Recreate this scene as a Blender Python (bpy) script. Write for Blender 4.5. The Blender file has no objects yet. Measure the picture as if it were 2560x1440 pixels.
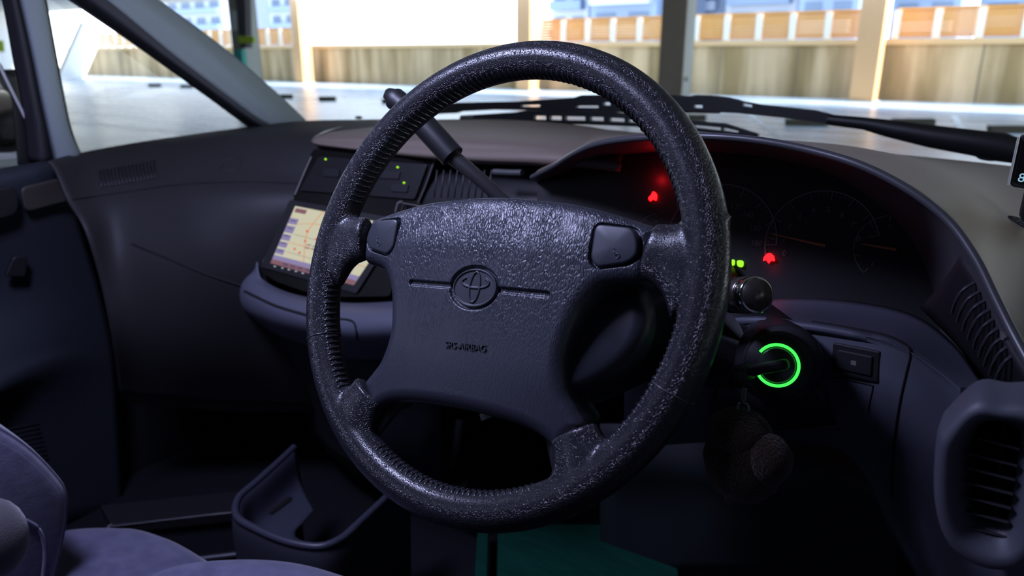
import bpy, bmesh, math, random
import numpy as np
from mathutils import Vector, Matrix
from mathutils.bvhtree import BVHTree

random.seed(7)
S = bpy.context.scene
COL = S.collection
R = math.radians

# ------------------------------------------------------------------ camera
FPX = 1849.0
PITCH = math.atan(583 / FPX)
YAW = R(36)
CAM = Vector((0, 0, 1.25))
_rz = Matrix.Rotation(YAW, 3, 'Z')
FWD = _rz @ Vector((0, math.cos(PITCH), -math.sin(PITCH)))
UPV = _rz @ Vector((0, math.sin(PITCH), math.cos(PITCH)))
RGT = _rz @ Vector((1, 0, 0))
cd = bpy.data.cameras.new('camera')
cam = bpy.data.objects.new('camera', cd)
COL.objects.link(cam)
cam.matrix_world = Matrix.Translation(CAM) @ Matrix((RGT, UPV, -FWD)).transposed().to_4x4()
cd.sensor_width = 36
cd.lens = 36 * FPX / 2560
cd.clip_start = 0.01
cd.clip_end = 500
cd.dof.use_dof = True
cd.dof.focus_distance = 0.60
cd.dof.aperture_fstop = 6.75
S.camera = cam
S.view_settings.view_transform = 'Standard'
S.view_settings.look = 'None'
S.view_settings.gamma = 1
S.view_settings.use_curve_mapping = False
S.view_settings.exposure = 0.0
S.cycles.max_bounces = 8
S.cycles.transparent_max_bounces = 16
S.cycles.use_denoising = True
S.cycles.sample_clamp_indirect = 4

# ------------------------------------------------------------------ sky and sun
w = bpy.data.worlds.new('sky')
S.world = w
w.use_nodes = True
nt = w.node_tree
bg = nt.nodes['Background']
tc = nt.nodes.new('ShaderNodeTexCoord')
sx = nt.nodes.new('ShaderNodeSeparateXYZ')
rp = nt.nodes.new('ShaderNodeValToRGB')
nt.links.new(tc.outputs['Generated'], sx.inputs[0])
nt.links.new(sx.outputs['Z'], rp.inputs['Fac'])
rp.color_ramp.elements[0].position = 0.0
rp.color_ramp.elements[0].color = (0.86, 0.93, 1.0, 1)
rp.color_ramp.elements[1].position = 0.5
rp.color_ramp.elements[1].color = (0.42, 0.62, 1.0, 1)
nt.links.new(rp.outputs[0], bg.inputs['Color'])
bg.inputs['Strength'].default_value = 5.0

sd = bpy.data.lights.new('sun', 'SUN')
sd.energy = 14.0
sd.color = (1.0, 0.93, 0.80)
sd.angle = R(0.6)
so = bpy.data.objects.new('sun', sd)
COL.objects.link(so)
so.rotation_euler = Vector((-0.80, -0.16, -0.62)).to_track_quat('-Z', 'Y').to_euler()

# added area lamps standing in for daylight through an assumed sunroof and rear left window
def area(name, loc, target, sx_, sy_, power, color):
    l = bpy.data.lights.new(name, 'AREA')
    l.shape = 'RECTANGLE'
    l.size = sx_
    l.size_y = sy_
    l.energy = power
    l.color = color
    o = bpy.data.objects.new(name, l)
    COL.objects.link(o)
    o.location = loc
    o.rotation_euler = (Vector(target) - Vector(loc)).to_track_quat('-Z', 'Y').to_euler()
    return o
area('sunroof_fill', (-0.78, 0.16, 1.71), (-0.60, 0.42, 1.0), 0.30, 0.22, 11.0, (0.56, 0.59, 1.0))
area('side_window_fill', (-1.46, -0.65, 1.40), (-0.3, 0.5, 1.0), 0.7, 0.4, 1.3, (0.60, 0.68, 1.0))

# ------------------------------------------------------------------ pixel maths (2560 x 1440 frame)
def ray(x, y):
    return FWD + RGT * ((x - 1280) / FPX) - UPV * ((y - 720) / FPX)
def PP(x, y, p, n):
    d = ray(x, y)
    n = Vector(n)
    return CAM + d * ((Vector(p) - CAM).dot(n) / d.dot(n))
def PY(x, y, Y): return PP(x, y, (0, Y, 0), (0, 1, 0))
def PX(x, y, X): return PP(x, y, (X, 0, 0), (1, 0, 0))
def PZ(x, y, Z): return PP(x, y, (0, 0, Z), (0, 0, 1))

# ------------------------------------------------------------------ materials
def lin(c):
    c = c / 255.0
    return c / 12.92 if c <= 0.04045 else ((c + 0.055) / 1.055) ** 2.4
def rgb(r, g, b): return (lin(r), lin(g), lin(b), 1)
MATS = {}
def mat(name, color, rough=0.5, metal=0.0, spec=0.5, emis=None, estr=0.0, noise=None, bump=None, trans=None, coat=0.0, sheen=0.0):
    """noise=(scale, second colour, detail, stretch); bump=(kind, scale, strength, distance, stretch)"""
    if name in MATS: return MATS[name]
    m = bpy.data.materials.new(name)
    m.use_nodes = True
    nt = m.node_tree
    b = nt.nodes['Principled BSDF']
    b.inputs['Base Color'].default_value = color
    b.inputs['Roughness'].default_value = rough
    b.inputs['Metallic'].default_value = metal
    b.inputs['Specular IOR Level'].default_value = spec
    b.inputs['Coat Weight'].default_value = coat
    b.inputs['Sheen Weight'].default_value = sheen
    if emis:
        b.inputs['Emission Color'].default_value = emis
        b.inputs['Emission Strength'].default_value = estr
    tc = None
    def coords(stretch):
        tc = nt.nodes.new('ShaderNodeTexCoord')
        mp = nt.nodes.new('ShaderNodeMapping')
        mp.inputs['Scale'].default_value = stretch
        nt.links.new(tc.outputs['Object'], mp.inputs['Vector'])
        return mp.outputs[0]
    if noise:
        sc, c2, det, st = noise
        n = nt.nodes.new('ShaderNodeTexNoise')
        n.inputs['Scale'].default_value = sc
        n.inputs['Detail'].default_value = det
        nt.links.new(coords(st), n.inputs['Vector'])
        r = nt.nodes.new('ShaderNodeValToRGB')
        r.color_ramp.elements[0].position = 0.35
        r.color_ramp.elements[1].position = 0.65
        r.color_ramp.elements[0].color = color
        r.color_ramp.elements[1].color = c2
        nt.links.new(n.outputs['Fac'], r.inputs['Fac'])
        nt.links.new(r.outputs[0], b.inputs['Base Color'])
    if bump:
        kind, sc, stren, dist, st = bump
        v = coords(st)
        if kind == 'noise':
            n = nt.nodes.new('ShaderNodeTexNoise')
            n.inputs['Scale'].default_value = sc
            n.inputs['Detail'].default_value = 4
            nt.links.new(v, n.inputs['Vector'])
            h = n.outputs['Fac']
        else:
            n0 = nt.nodes.new('ShaderNodeTexNoise')
            n0.inputs['Scale'].default_value = sc * 0.35
            n0.inputs['Detail'].default_value = 3
            nt.links.new(v, n0.inputs['Vector'])
            ad = nt.nodes.new('ShaderNodeVectorMath')
            ad.operation = 'MULTIPLY_ADD'
            nt.links.new(n0.outputs['Color'], ad.inputs[0])
            ad.inputs[1].default_value = (2.2 / sc,) * 3
            nt.links.new(v, ad.inputs[2])
            vo = nt.nodes.new('ShaderNodeTexVoronoi')
            vo.feature = 'DISTANCE_TO_EDGE'
            vo.inputs['Scale'].default_value = sc
            nt.links.new(ad.outputs[0], vo.inputs['Vector'])
            mr = nt.nodes.new('ShaderNodeMapRange')
            mr.inputs['From Max'].default_value = 0.24 if kind == 'wrinkle' else 0.12
            nt.links.new(vo.outputs['Distance'], mr.inputs['Value'])
            h = mr.outputs[0]
            if kind == 'wrinkle':   # creases that fade in and out over the skin
                n2 = nt.nodes.new('ShaderNodeTexNoise')
                n2.inputs['Scale'].default_value = sc * 0.09
                nt.links.new(coords((1, 1, 1)), n2.inputs['Vector'])
                m2 = nt.nodes.new('ShaderNodeMapRange')
                m2.inputs['From Min'].default_value = 0.28
                m2.inputs['From Max'].default_value = 0.60
                m2.inputs['To Min'].default_value = 0.25
                nt.links.new(n2.outputs['Fac'], m2.inputs['Value'])
                mu = nt.nodes.new('ShaderNodeMath')
                mu.operation = 'MULTIPLY'
                nt.links.new(h, mu.inputs[0])
                sy = nt.nodes.new('ShaderNodeSeparateXYZ')    # the skin is creased most over the upper half
                nt.links.new(coords((1, 1, 1)), sy.inputs[0])
                m4 = nt.nodes.new('ShaderNodeMapRange')
                m4.inputs['From Min'].default_value = -0.07
                m4.inputs['From Max'].default_value = 0.035
                m4.inputs['To Min'].default_value = 0.15
                nt.links.new(sy.outputs['Y'], m4.inputs['Value'])
                mu4 = nt.nodes.new('ShaderNodeMath')
                mu4.operation = 'MULTIPLY'
                nt.links.new(m2.outputs[0], mu4.inputs[0])
                nt.links.new(m4.outputs[0], mu4.inputs[1])
                nt.links.new(mu4.outputs[0], mu.inputs[1])
                mp3 = nt.nodes.new('ShaderNodeMapping')      # long upright creases
                mp3.inputs['Scale'].default_value = (1, .38, 1)
                nt.links.new(v, mp3.inputs['Vector'])
                n3 = nt.nodes.new('ShaderNodeTexNoise')
                n3.inputs['Scale'].default_value = sc * .8
                n3.inputs['Detail'].default_value = 3
                nt.links.new(mp3.outputs[0], n3.inputs['Vector'])
                ad3 = nt.nodes.new('ShaderNodeMath')
                ad3.operation = 'MULTIPLY_ADD'
                nt.links.new(n3.outputs['Fac'], ad3.inputs[0])
                ad3.inputs[1].default_value = .22
                nt.links.new(mu.outputs[0], ad3.inputs[2])
                h = ad3.outputs[0]
        bp = nt.nodes.new('ShaderNodeBump')
        bp.inputs['Strength'].default_value = stren
        bp.inputs['Distance'].default_value = dist
        nt.links.new(h, bp.inputs['Height'])
        nt.links.new(bp.outputs[0], b.inputs['Normal'])
    MATS[name] = m
    return m

def glass(name, tint, gloss=0.04):
    if name in MATS: return MATS[name]
    m = bpy.data.materials.new(name)
    m.use_nodes = True
    nt = m.node_tree
    nt.nodes.clear()
    o = nt.nodes.new('ShaderNodeOutputMaterial')
    mx = nt.nodes.new('ShaderNodeMixShader')
    t = nt.nodes.new('ShaderNodeBsdfTransparent')
    g = nt.nodes.new('ShaderNodeBsdfGlossy')
    t.inputs['Color'].default_value = tint
    g.inputs['Roughness'].default_value = 0.02
    mx.inputs[0].default_value = gloss
    nt.links.new(t.outputs[0], mx.inputs[1])
    nt.links.new(g.outputs[0], mx.inputs[2])
    nt.links.new(mx.outputs[0], o.inputs[0])
    MATS[name] = m
    return m

ONE = (1, 1, 1)
leather = mat('rim_leather', (0.013, 0.013, 0.018, 1), 0.29, spec=0.6, bump=('cell', 700, 0.55, 0.0005, (1, 1, 1)))
stitch_m = mat('seam_leather', (0.018, 0.018, 0.022, 1), 0.30, spec=0.6)
padm = mat('pad_vinyl', (0.027, 0.029, 0.041, 1), 0.38, spec=0.6, bump=('wrinkle', 430, 0.7, 0.00045, (1.3, 0.45, 1.0)))
padp = mat('pad_plain', (0.026, 0.028, 0.039, 1), 0.40, spec=0.5, bump=('noise', 1500, 0.15, 0.0003, ONE))
buttonm = mat('button_plastic', (0.024, 0.027, 0.038, 1), 0.42, bump=('noise', 1800, 0.1, 0.0002, ONE))
blackp = mat('black_plastic', (0.012, 0.012, 0.014, 1), 0.45)
glossb = mat('gloss_black', (0.007, 0.006, 0.006, 1), 0.25, spec=0.15)
dashm = mat('dash_vinyl', (0.022, 0.021, 0.023, 1), 0.62, spec=0.4, bump=('noise', 1400, 0.2, 0.0004, ONE))
litpad = mat('lit_dash_vinyl', (0.19, 0.150, 0.120, 1), 0.6, spec=0.4, bump=('noise', 1400, 0.2, 0.0004, ONE))  # lighter, browner copy of the dash vinyl, windscreen light put into its colour
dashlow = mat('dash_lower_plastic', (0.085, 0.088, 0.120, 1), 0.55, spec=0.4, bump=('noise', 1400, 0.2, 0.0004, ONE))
cavm = mat('cluster_black', (0.012, 0.011, 0.014, 1), 0.55, spec=0.3)
doorm = mat('door_vinyl', (0.022, 0.026, 0.036, 1), 0.7, spec=0.3, bump=('noise', 900, 0.2, 0.0005, ONE))
fabric = mat('seat_velour', (0.085, 0.080, 0.145, 1), 0.95, spec=0.1, sheen=0.5, noise=(45, (0.125, 0.118, 0.20, 1), 5, (1, 1, 2.5)), bump=('noise', 700, 0.5, 0.001, ONE))
greyfab = mat('armrest_velour', (0.10, 0.095, 0.105, 1), 0.95, spec=0.1, sheen=0.5, bump=('noise', 600, 0.6, 0.001, ONE))
carpet = mat('dark_carpet', (0.012, 0.013, 0.016, 1), 0.95, spec=0.1, bump=('noise', 900, 0.6, 0.002, ONE))
greenm = mat('green_mat', (0.004, 0.052, 0.034, 1), 0.9, spec=0.1, noise=(14, (0.003, 0.040, 0.027, 1), 3, (1, 6, 1)))
pillarm = mat('pillar_trim', (0.26, 0.30, 0.32, 1), 0.75, spec=0.2, bump=('noise', 900, 0.15, 0.0005, ONE))
sealm = mat('rubber_seal', (0.022, 0.021, 0.028, 1), 0.65)
chrome = mat('chrome', (0.62, 0.60, 0.58, 1), 0.13, metal=1.0)
silver = mat('silver_trim', (0.45, 0.44, 0.42, 1), 0.3, metal=0.8)
bodyw = mat('car_paint_white', (0.75, 0.75, 0.73, 1), 0.25)
headl = mat('headliner', (0.16, 0.16, 0.19, 1), 0.95, spec=0.1)
trayp = mat('tray_plastic', (0.042, 0.044, 0.066, 1), 0.42, spec=0.5, bump=('noise', 1400, 0.12, 0.0004, ONE))
plush = mat('brown_plush', (0.030, 0.018, 0.010, 1), 1.0, spec=0.05, sheen=0.3, bump=('noise', 500, 1.0, 0.003, ONE))
whitem = mat('white_cloth', (0.6, 0.6, 0.62, 1), 0.8)
markm = mat('dial_print', (0.30, 0.29, 0.30, 1), 0.7)
needlem = mat('needle_orange', (0.45, 0.12, 0.04, 1), 0.5)

# ------------------------------------------------------------------ mesh helpers
def tag(o, label=None, cat=None, group=None, kind=None):
    if label: o['label'] = label
    if cat: o['category'] = cat
    if group: o['group'] = group
    if kind: o['kind'] = kind
    return o
def thing(name, label, cat, loc=(0, 0, 0), group=None):
    o = bpy.data.objects.new(name, None)
    COL.objects.link(o)
    o.location = loc
    o.empty_display_size = 0.05
    return tag(o, label, cat, group)
def world(o):
    return o.matrix_basis.copy() if o.parent is None else world(o.parent) @ o.matrix_parent_inverse @ o.matrix_basis
def subthing(name, parent, label=None):
    o = bpy.data.objects.new(name, None)
    COL.objects.link(o)
    o.parent = parent
    o.matrix_parent_inverse = world(parent).inverted()
    return tag(o, label)
def link(name, me, m, parent=None, local=False, smooth=True):
    o = bpy.data.objects.new(name, me)
    COL.objects.link(o)
    if m is not None: me.materials.append(m)
    if parent is not None:
        o.parent = parent
        if not local: o.matrix_parent_inverse = world(parent).inverted()
    if smooth:
        for p in me.polygons: p.use_smooth = True
    return o
def mesh(name, V, Fc, m, parent=None, local=False, smooth=True):
    me = bpy.data.meshes.new(name)
    me.from_pydata([tuple(v) for v in V], [], Fc)
    me.update()
    return link(name, me, m, parent, local, smooth)
def frombm(name, bm, m, parent=None, local=False, smooth=True):
    me = bpy.data.meshes.new(name)
    bmesh.ops.recalc_face_normals(bm, faces=bm.faces)
    bm.to_mesh(me)
    bm.free()
    return link(name, me, m, parent, local, smooth)
def autosmooth(o, ang=40):
    md = o.modifiers.new('edge', 'EDGE_SPLIT')
    md.split_angle = R(ang)
    return o
def bevel(o, w_, seg=3):
    md = o.modifiers.new('bevel', 'BEVEL')
    md.width = w_
    md.segments = seg
    md.limit_method = 'ANGLE'
    md.angle_limit = R(35)
    return o
def solid(o, t, off=-1):
    md = o.modifiers.new('solid', 'SOLIDIFY')
    md.thickness = t
    md.offset = off
    return o
def cr(P, n):
    """Catmull-Rom through rows of vectors (numpy array k x 3)"""
    P = np.array([tuple(p) for p in P], float)
    if len(P) == 2:
        t = np.linspace(0, 1, n + 1)[:, None]
        return P[0] * (1 - t) + P[1] * t
    E = np.vstack([2 * P[0] - P[1], P, 2 * P[-1] - P[-2]])
    out = []
    for i in range(1, len(E) - 2):
        p0, p1, p2, p3 = E[i - 1:i + 3]
        for k in range(n):
            t = k / n
            out.append(0.5 * ((2 * p1) + (-p0 + p2) * t + (2 * p0 - 5 * p1 + 4 * p2 - p3) * t * t + (-p0 + 3 * p1 - 3 * p2 + p3) * t ** 3))
    out.append(P[-1])
    return np.array(out)
BVH = []
def patch(name, rows, m, parent=None, n=6, th=0.004, keep=True, nr=None, off=-1):
    nr = nr or n
    A = [cr(r, n) for r in rows]
    nc = len(A[0])
    G = np.array([cr([a[j] for a in A], nr) for j in range(nc)])     # cols x rows
    nrw = G.shape[1]
    V = G.reshape(-1, 3)
    Fc = []
    for j in range(nc - 1):
        for i in range(nrw - 1):
            a = j * nrw + i
            Fc.append((a, a + 1, a + nrw + 1, a + nrw))
    if keep: BVH.append(BVHTree.FromPolygons([Vector(v) for v in V], Fc))
    o = mesh(name, V, Fc, m, parent)
    if th: solid(o, th, off)
    return o
def hit(x, y, lift=0.0):
    d = ray(x, y).normalized()
    best = None
    for t in BVH:
        loc, nrm, i, dist = t.ray_cast(CAM, d)
        if loc is not None and (best is None or dist < best[0]): best = (dist, loc, nrm)
    if best is None: return None
    n = best[2]
    if n.dot(d) > 0: n = -n
    return best[1] + n * lift, n
def frame(T, ref=(0, 0, 1)):
    T = Vector(T).normalized()
    r = Vector(ref)
    if abs(T.dot(r)) > 0.95: r = Vector((1, 0, 0))
    A = T.cross(r).normalized()
    B = A.cross(T).normalized()
    return A, B
def tube_bm(bm, P, rad, seg=12, cap=True, ref=(0, 0, 1)):
    """swept tube; rad = number, list, or list of (ra, rb)"""
    P = [Vector(p) for p in P]
    n = len(P)
    if not isinstance(rad, (list, tuple)): rad = [rad] * n
    rings = []
    for i in range(n):
        T = P[min(i + 1, n - 1)] - P[max(i - 1, 0)]
        A, B = frame(T, ref)
        ra, rb = rad[i] if isinstance(rad[i], (list, tuple)) else (rad[i], rad[i])
        rings.append([bm.verts.new(P[i] + A * (ra * math.cos(2 * math.pi * k / seg)) + B * (rb * math.sin(2 * math.pi * k / seg))) for k in range(seg)])
    for i in range(n - 1):
        for k in range(seg):
            bm.faces.new((rings[i][k], rings[i][(k + 1) % seg], rings[i + 1][(k + 1) % seg], rings[i + 1][k]))
    if cap:
        bm.faces.new(rings[0][::-1])
        bm.faces.new(rings[-1])
def tube(name, P, rad, m, parent=None, seg=12, local=False, smooth=True, ref=(0, 0, 1)):
    bm = bmesh.new()
    tube_bm(bm, P, rad, seg, True, ref)
    return autosmooth(frombm(name, bm, m, parent, local), 50)
def box_bm(bm, lo, hi, M=None):
    vs = [Vector((x, y, z)) for x in (lo[0], hi[0]) for y in (lo[1], hi[1]) for z in (lo[2], hi[2])]
    if M is not None: vs = [M @ v for v in vs]
    v = [bm.verts.new(p) for p in vs]
    for f in ((0, 1, 3, 2), (4, 6, 7, 5), (0, 4, 5, 1), (2, 3, 7, 6), (0, 2, 6, 4), (1, 5, 7, 3)):
        bm.faces.new([v[i] for i in f])
def box(name, lo, hi, m, parent=None, bev=0.0, M=None, local=False):
    bm = bmesh.new()
    box_bm(bm, lo, hi, M)
    o = frombm(name, bm, m, parent, local, smooth=False)
    if bev: bevel(o, bev)
    return o
def prism_bm(bm, pts, d):
    """closed outline swept by vector d"""
    a = [bm.verts.new(Vector(p)) for p in pts]
    b = [bm.verts.new(Vector(p) + Vector(d)) for p in pts]
    n = len(pts)
    bm.faces.new(a)
    bm.faces.new(b[::-1])
    for i in range(n):
        bm.faces.new((a[i], a[(i + 1) % n], b[(i + 1) % n], b[i]))
def prism(name, pts, d, m, parent=None, bev=0.0, local=False, smooth=False):
    bm = bmesh.new()
    prism_bm(bm, pts, d)
    o = frombm(name, bm, m, parent, local, smooth)
    if bev: bevel(o, bev)
    return o
def blob(name, c, r, m, parent=None, M=None, sub=3, jit=0.0, local=False):
    bm = bmesh.new()
    bmesh.ops.create_icosphere(bm, subdivisions=sub, radius=1)
    for v in bm.verts:
        p = Vector(v.co)
        p *= 1 + jit * (random.random() - 0.5)
        p = Vector((p.x * r[0], p.y * r[1], p.z * r[2]))
        if M is not None: p = M @ p
        v.co = Vector(c) + p
    return frombm(name, bm, m, parent, local)
def closed(P, n=6):
    """smooth closed outline through the given 3-D (or 2-D) points"""
    P = np.array([tuple(p) for p in P], float)
    k = len(P)
    out = []
    for i in range(k):
        p0, p1, p2, p3 = P[i - 1], P[i], P[(i + 1) % k], P[(i + 2) % k]
        for j in range(n):
            t = j / n
            out.append(0.5 * ((2 * p1) + (-p0 + p2) * t + (2 * p0 - 5 * p1 + 4 * p2 - p3) * t * t + (-p0 + 3 * p1 - 3 * p2 + p3) * t ** 3))
    return np.array(out)
def rounded(P, r, n=5):
    """outline of straight edges with rounded corners"""
    P = [Vector(p) for p in P]
    out = []
    for i in range(len(P)):
        a, b, c = P[i - 1], P[i], P[(i + 1) % len(P)]
        u, v = (a - b), (c - b)
        ra = min(r, u.length * 0.45, v.length * 0.45)
        p, q = b + u.normalized() * ra, b + v.normalized() * ra
        for k in range(n + 1):
            t = k / n
            out.append(p * (1 - t) ** 2 + b * 2 * t * (1 - t) + q * t * t)
    return out
def text(name, s, size, m, parent, M, ext=0.0004, local=True):
    c = bpy.data.curves.new(name, 'FONT')
    c.body = s
    c.size = size
    c.extrude = ext
    c.align_x = 'CENTER'
    c.align_y = 'CENTER'
    c.materials.append(m)
    tmp = bpy.data.objects.new(name, c)
    COL.objects.link(tmp)
    bpy.context.view_layer.update()
    me = bpy.data.meshes.new_from_object(tmp)
    bpy.data.objects.remove(tmp)
    me.transform(M)
    o = link(name, me, None, parent, local, smooth=False)
    return o
def basis(o, ex, ey, ez):
    """matrix with columns ex, ey, ez at origin o"""
    ex, ey, ez = Vector(ex).normalized(), Vector(ey).normalized(), Vector(ez).normalized()
    return Matrix.Translation(Vector(o)) @ Matrix((ex, ey, ez)).transposed().to_4x4()

# ================================================================== STEERING WHEEL (local frame: x right, y up in the rim plane, z to the driver)
WC = CAM + ray(1212.3, 689.5) * 0.56986
_n = Vector((-0.647795, -0.218491, -1)).normalized()
WN = RGT * _n.x - UPV * _n.y + FWD * _n.z
WN = WN.normalized()
_u = Vector((0, 0, 1)).cross(WN).normalized()
_v = WN.cross(_u)
_d = R(6.3)
WU = _u * math.cos(_d) + _v * math.sin(_d)
WV = WN.cross(WU)
WM = basis(WC, WU, WV, WN)
wheel = thing('steering_wheel', 'dark grey leather four-spoke steering wheel with a laced rim in front of the driver', 'steering wheel')
wheel.matrix_basis = WM
RM, RT = 0.1745, 0.0148

def torus_bm(bm, rm, rt, n1=200, n2=24, c=(0, 0, 0), a0=0, a1=2 * math.pi, sy=1.0, sz=1.0):
    full = abs(a1 - a0 - 2 * math.pi) < 1e-6
    rings = []
    cnt = n1 if full else n1 + 1
    for i in range(cnt):
        a = a0 + (a1 - a0) * i / n1
        e = Vector((math.cos(a), math.sin(a), 0))
        rings.append([bm.verts.new(Vector(c) + Vector(((rm + rt * math.cos(2 * math.pi * k / n2)) * e.x, (rm + rt * math.cos(2 * math.pi * k / n2)) * e.y * sy, rt * sz * math.sin(2 * math.pi * k / n2)))) for k in range(n2)])
    for i in range(n1):
        A, B = rings[i], rings[(i + 1) % cnt]
        for k in range(n2):
            bm.faces.new((A[k], B[k], B[(k + 1) % n2], A[(k + 1) % n2]))
    if not full:
        bm.faces.new(rings[0]); bm.faces.new(rings[-1][::-1])

# rim: leather torus with four short spoke roots grown into it
bm = bmesh.new()
torus_bm(bm, RM, RT, 220, 32)
for s in (-1, 1):
    tube_bm(bm, [(s * .170, .015, 0), (s * .163, .018, .000), (s * .154, .021, .000), (s * .144, .023, 0), (s * .132, .025, 0)],
            [(.0120, .040), (.0122, .034), (.0118, .027), (.0112, .0215), (.0108, .0195)], 28, ref=(0, 1, 0))
    ax = Vector((s * .088, .112, 0)).normalized()      # outward direction of the lower spoke is (s*.088, -.112)
    o0 = Vector((s * .0965, -.1045, 0))
    dr = Vector((s * .50, -.86, 0))
    wd = Vector((s * .86, .50, 0))
    tube_bm(bm, [o0 - dr * .002, o0 + dr * .008, o0 + dr * .016, o0 + dr * .024, o0 + dr * .031],
            [(.0105, .0185), (.0112, .0200), (.012, .0235), (.0125, .029), (.0118, .036)], 28, ref=tuple(wd))
rim = frombm('rim', bm, leather, wheel, True)
md = rim.modifiers.new('remesh', 'REMESH')
md.mode = 'VOXEL'
md.voxel_size = 0.0014
md.use_smooth_shade = True
md = rim.modifiers.new('smooth', 'SMOOTH')
md.factor = 0.6
md.iterations = 14

# lacing along the inner edge: pairs of small leather tucks
def lacing(name, ranges, pitch, m, phi0, phi1, rr, gap):
    bm = bmesh.new()
    for a0, a1 in ranges:
        n = int(R(a1 - a0) * (RM - RT) / pitch)
        for i in range(n):
            a = R(a0) + R(a1 - a0) * (i + .5) / n
            pts = []
            for k in range(6):
                ph = phi0 + (phi1 - phi0) * k / 5
                da = (k / 5 - .5) * pitch * .5 / RM
                q = RT * 1.0 + gap
                r_ = RM - q * math.cos(ph)
                pts.append((r_ * math.cos(a + da), r_ * math.sin(a + da), q * math.sin(ph)))
            j = rr * (0.85 + 0.3 * random.random())
            tube_bm(bm, pts, [j * .35, j * .85, j, j, j * .8, j * .3], 8, ref=(0, 0, 1))
    return frombm(name, bm, m, wheel, True)
for rg in ((20, 160), (186, 226), (243, 297), (314, 354)):
    lacing('stitching', [rg], 0.0050, stitch_m, R(-15), R(46), .00155, -.0006)

# fine seams around the rim where the leather pieces meet
for s in (-1, 1):
    a = math.atan2(-.066, s * .162)
    c = Vector((RM * math.cos(a), RM * math.sin(a), 0))
    e = c.normalized()
    pts = [c + e * (RT * .998 * math.cos(t)) + Vector((0, 0, 1)) * (RT * .998 * math.sin(t)) for t in np.linspace(0, 2 * math.pi, 33)]
    bm = bmesh.new()
    tube_bm(bm, pts, .00055, 6)
    frombm('rim_seam', bm, mat('seam_edge', (0.06, 0.058, 0.07, 1), .3), wheel, True)

# ---- airbag pad: Coons patch between four outline curves, domed, rolled at the edge
def arc(P, n):
    C_ = cr([(p[0], p[1], 0) for p in P], 24)[:, :2]
    L = np.concatenate([[0], np.cumsum(np.linalg.norm(np.diff(C_, axis=0), axis=1))])
    t = np.linspace(0, L[-1], n)
    return np.stack([np.interp(t, L, C_[:, 0]), np.interp(t, L, C_[:, 1])], 1)
NU, NV = 420, 300
top = arc([(-134, 43), (-120, 46.5), (-107, 50), (-82, 55.5), (-57, 59), (0, 62.5), (57, 59), (82, 55.5), (107, 50), (120, 46.5), (134, 43)], NU)
bot = arc([(-86, -120), (-78, -113.5), (-64, -108), (-40, -104.5), (0, -103), (40, -104.5), (64, -108), (78, -113.5), (86, -120)], NU)
lef = arc([(-86, -120), (-94, -110), (-103, -98), (-96, -88), (-88, -78), (-83, -64), (-82, -50), (-85, -34), (-91, -16), (-101, -3), (-114, 1.5), (-128, 4), (-133, 12), (-134, 28), (-134, 43)], NV)
rig = lef * [-1, 1]
s_ = np.linspace(0, 1, NU)[:, None, None]
t_ = np.linspace(0, 1, NV)[None, :, None]
G = (1 - t_) * bot[:, None] + t_ * top[:, None] + (1 - s_) * lef[None] + s_ * rig[None] \
    - ((1 - s_) * (1 - t_) * bot[0] + s_ * (1 - t_) * bot[-1] + (1 - s_) * t_ * top[0] + s_ * t_ * top[-1])
for it in range(60):                                     # relax so that rows do not fold
    G[1:-1, 1:-1] = .25 * (G[2:, 1:-1] + G[:-2, 1:-1] + G[1:-1, 2:] + G[1:-1, :-2])
loop = np.vstack([bot, rig[1:], top[::-1][1:], lef[::-1][1:-1]])
fl = G.reshape(-1, 2)
dist = np.full(len(fl), 1e9)
A_ = loop
B_ = np.roll(loop, -1, 0)
for k in range(0, len(loop), 3):
    a, b = loop[k], loop[(k + 3) % len(loop)]
    ab = b - a
    L2 = max(ab @ ab, 1e-9)
    tt = np.clip(((fl - a) @ ab) / L2, 0, 1)
    dist = np.minimum(dist, np.linalg.norm(fl - a - tt[:, None] * ab, axis=1))
dist = dist.reshape(NU, NV)
U_, V_ = G[..., 0], G[..., 1]
def sm(x, a, b):
    t = np.clip((x - a) / (b - a), 0, 1)
    return t * t * (3 - 2 * t)
H = 12.0 - 9.0 * (np.abs(U_) / 134) ** 2.4 - 5.5 * sm(V_, 18, 62) - 3.0 * sm(-V_, 60, 120)
rr = 11.0
q = np.clip(1 - dist / rr, 0, 1)
H = H - 8.5 * (1 - np.sqrt(np.clip(1 - q ** 2, 0, 1)))
# recesses: button wells, emblem moat, the two long slots
def poly_sd(P, X, Y):
    P = np.array(P, float)
    d = np.full(X.shape, 1e9)
    ins = np.zeros(X.shape, bool)
    for i in range(len(P)):
        a, b = P[i - 1], P[i]
        ab = b - a
        tt = np.clip(((X - a[0]) * ab[0] + (Y - a[1]) * ab[1]) / (ab @ ab), 0, 1)
        d = np.minimum(d, np.hypot(X - a[0] - tt * ab[0], Y - a[1] - tt * ab[1]))
        c = ((a[1] > Y) != (b[1] > Y))
        with np.errstate(divide='ignore', invalid='ignore'):
            xx = (b[0] - a[0]) * (Y - a[1]) / (b[1] - a[1] + 1e-12) + a[0]
        ins ^= c & (X < xx)
    return np.where(ins, -d, d)
BTN = [(91.5, 42.5), (121.5, 40.5), (126.5, 31), (127.5, 20.5), (121, 14.5), (97.5, 9.5), (91.5, 16)]
BOUT = np.array([tuple(p) for p in rounded([(x, y, 0) for x, y in BTN], 6, 5)])[:, :2]
for s in (-1, 1):
    sdv = poly_sd(BOUT * [s, 1], U_, V_)
    H -= 3.4 * (1 - sm(sdv, 0.2, 1.3))
EC = (0.0, -11.5)
er = np.sqrt(((U_ - EC[0]) / 23.2) ** 2 + ((V_ - EC[1]) / 17.0) ** 2)
H -= 2.6 * (1 - sm(er, .94, 1.03))
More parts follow.
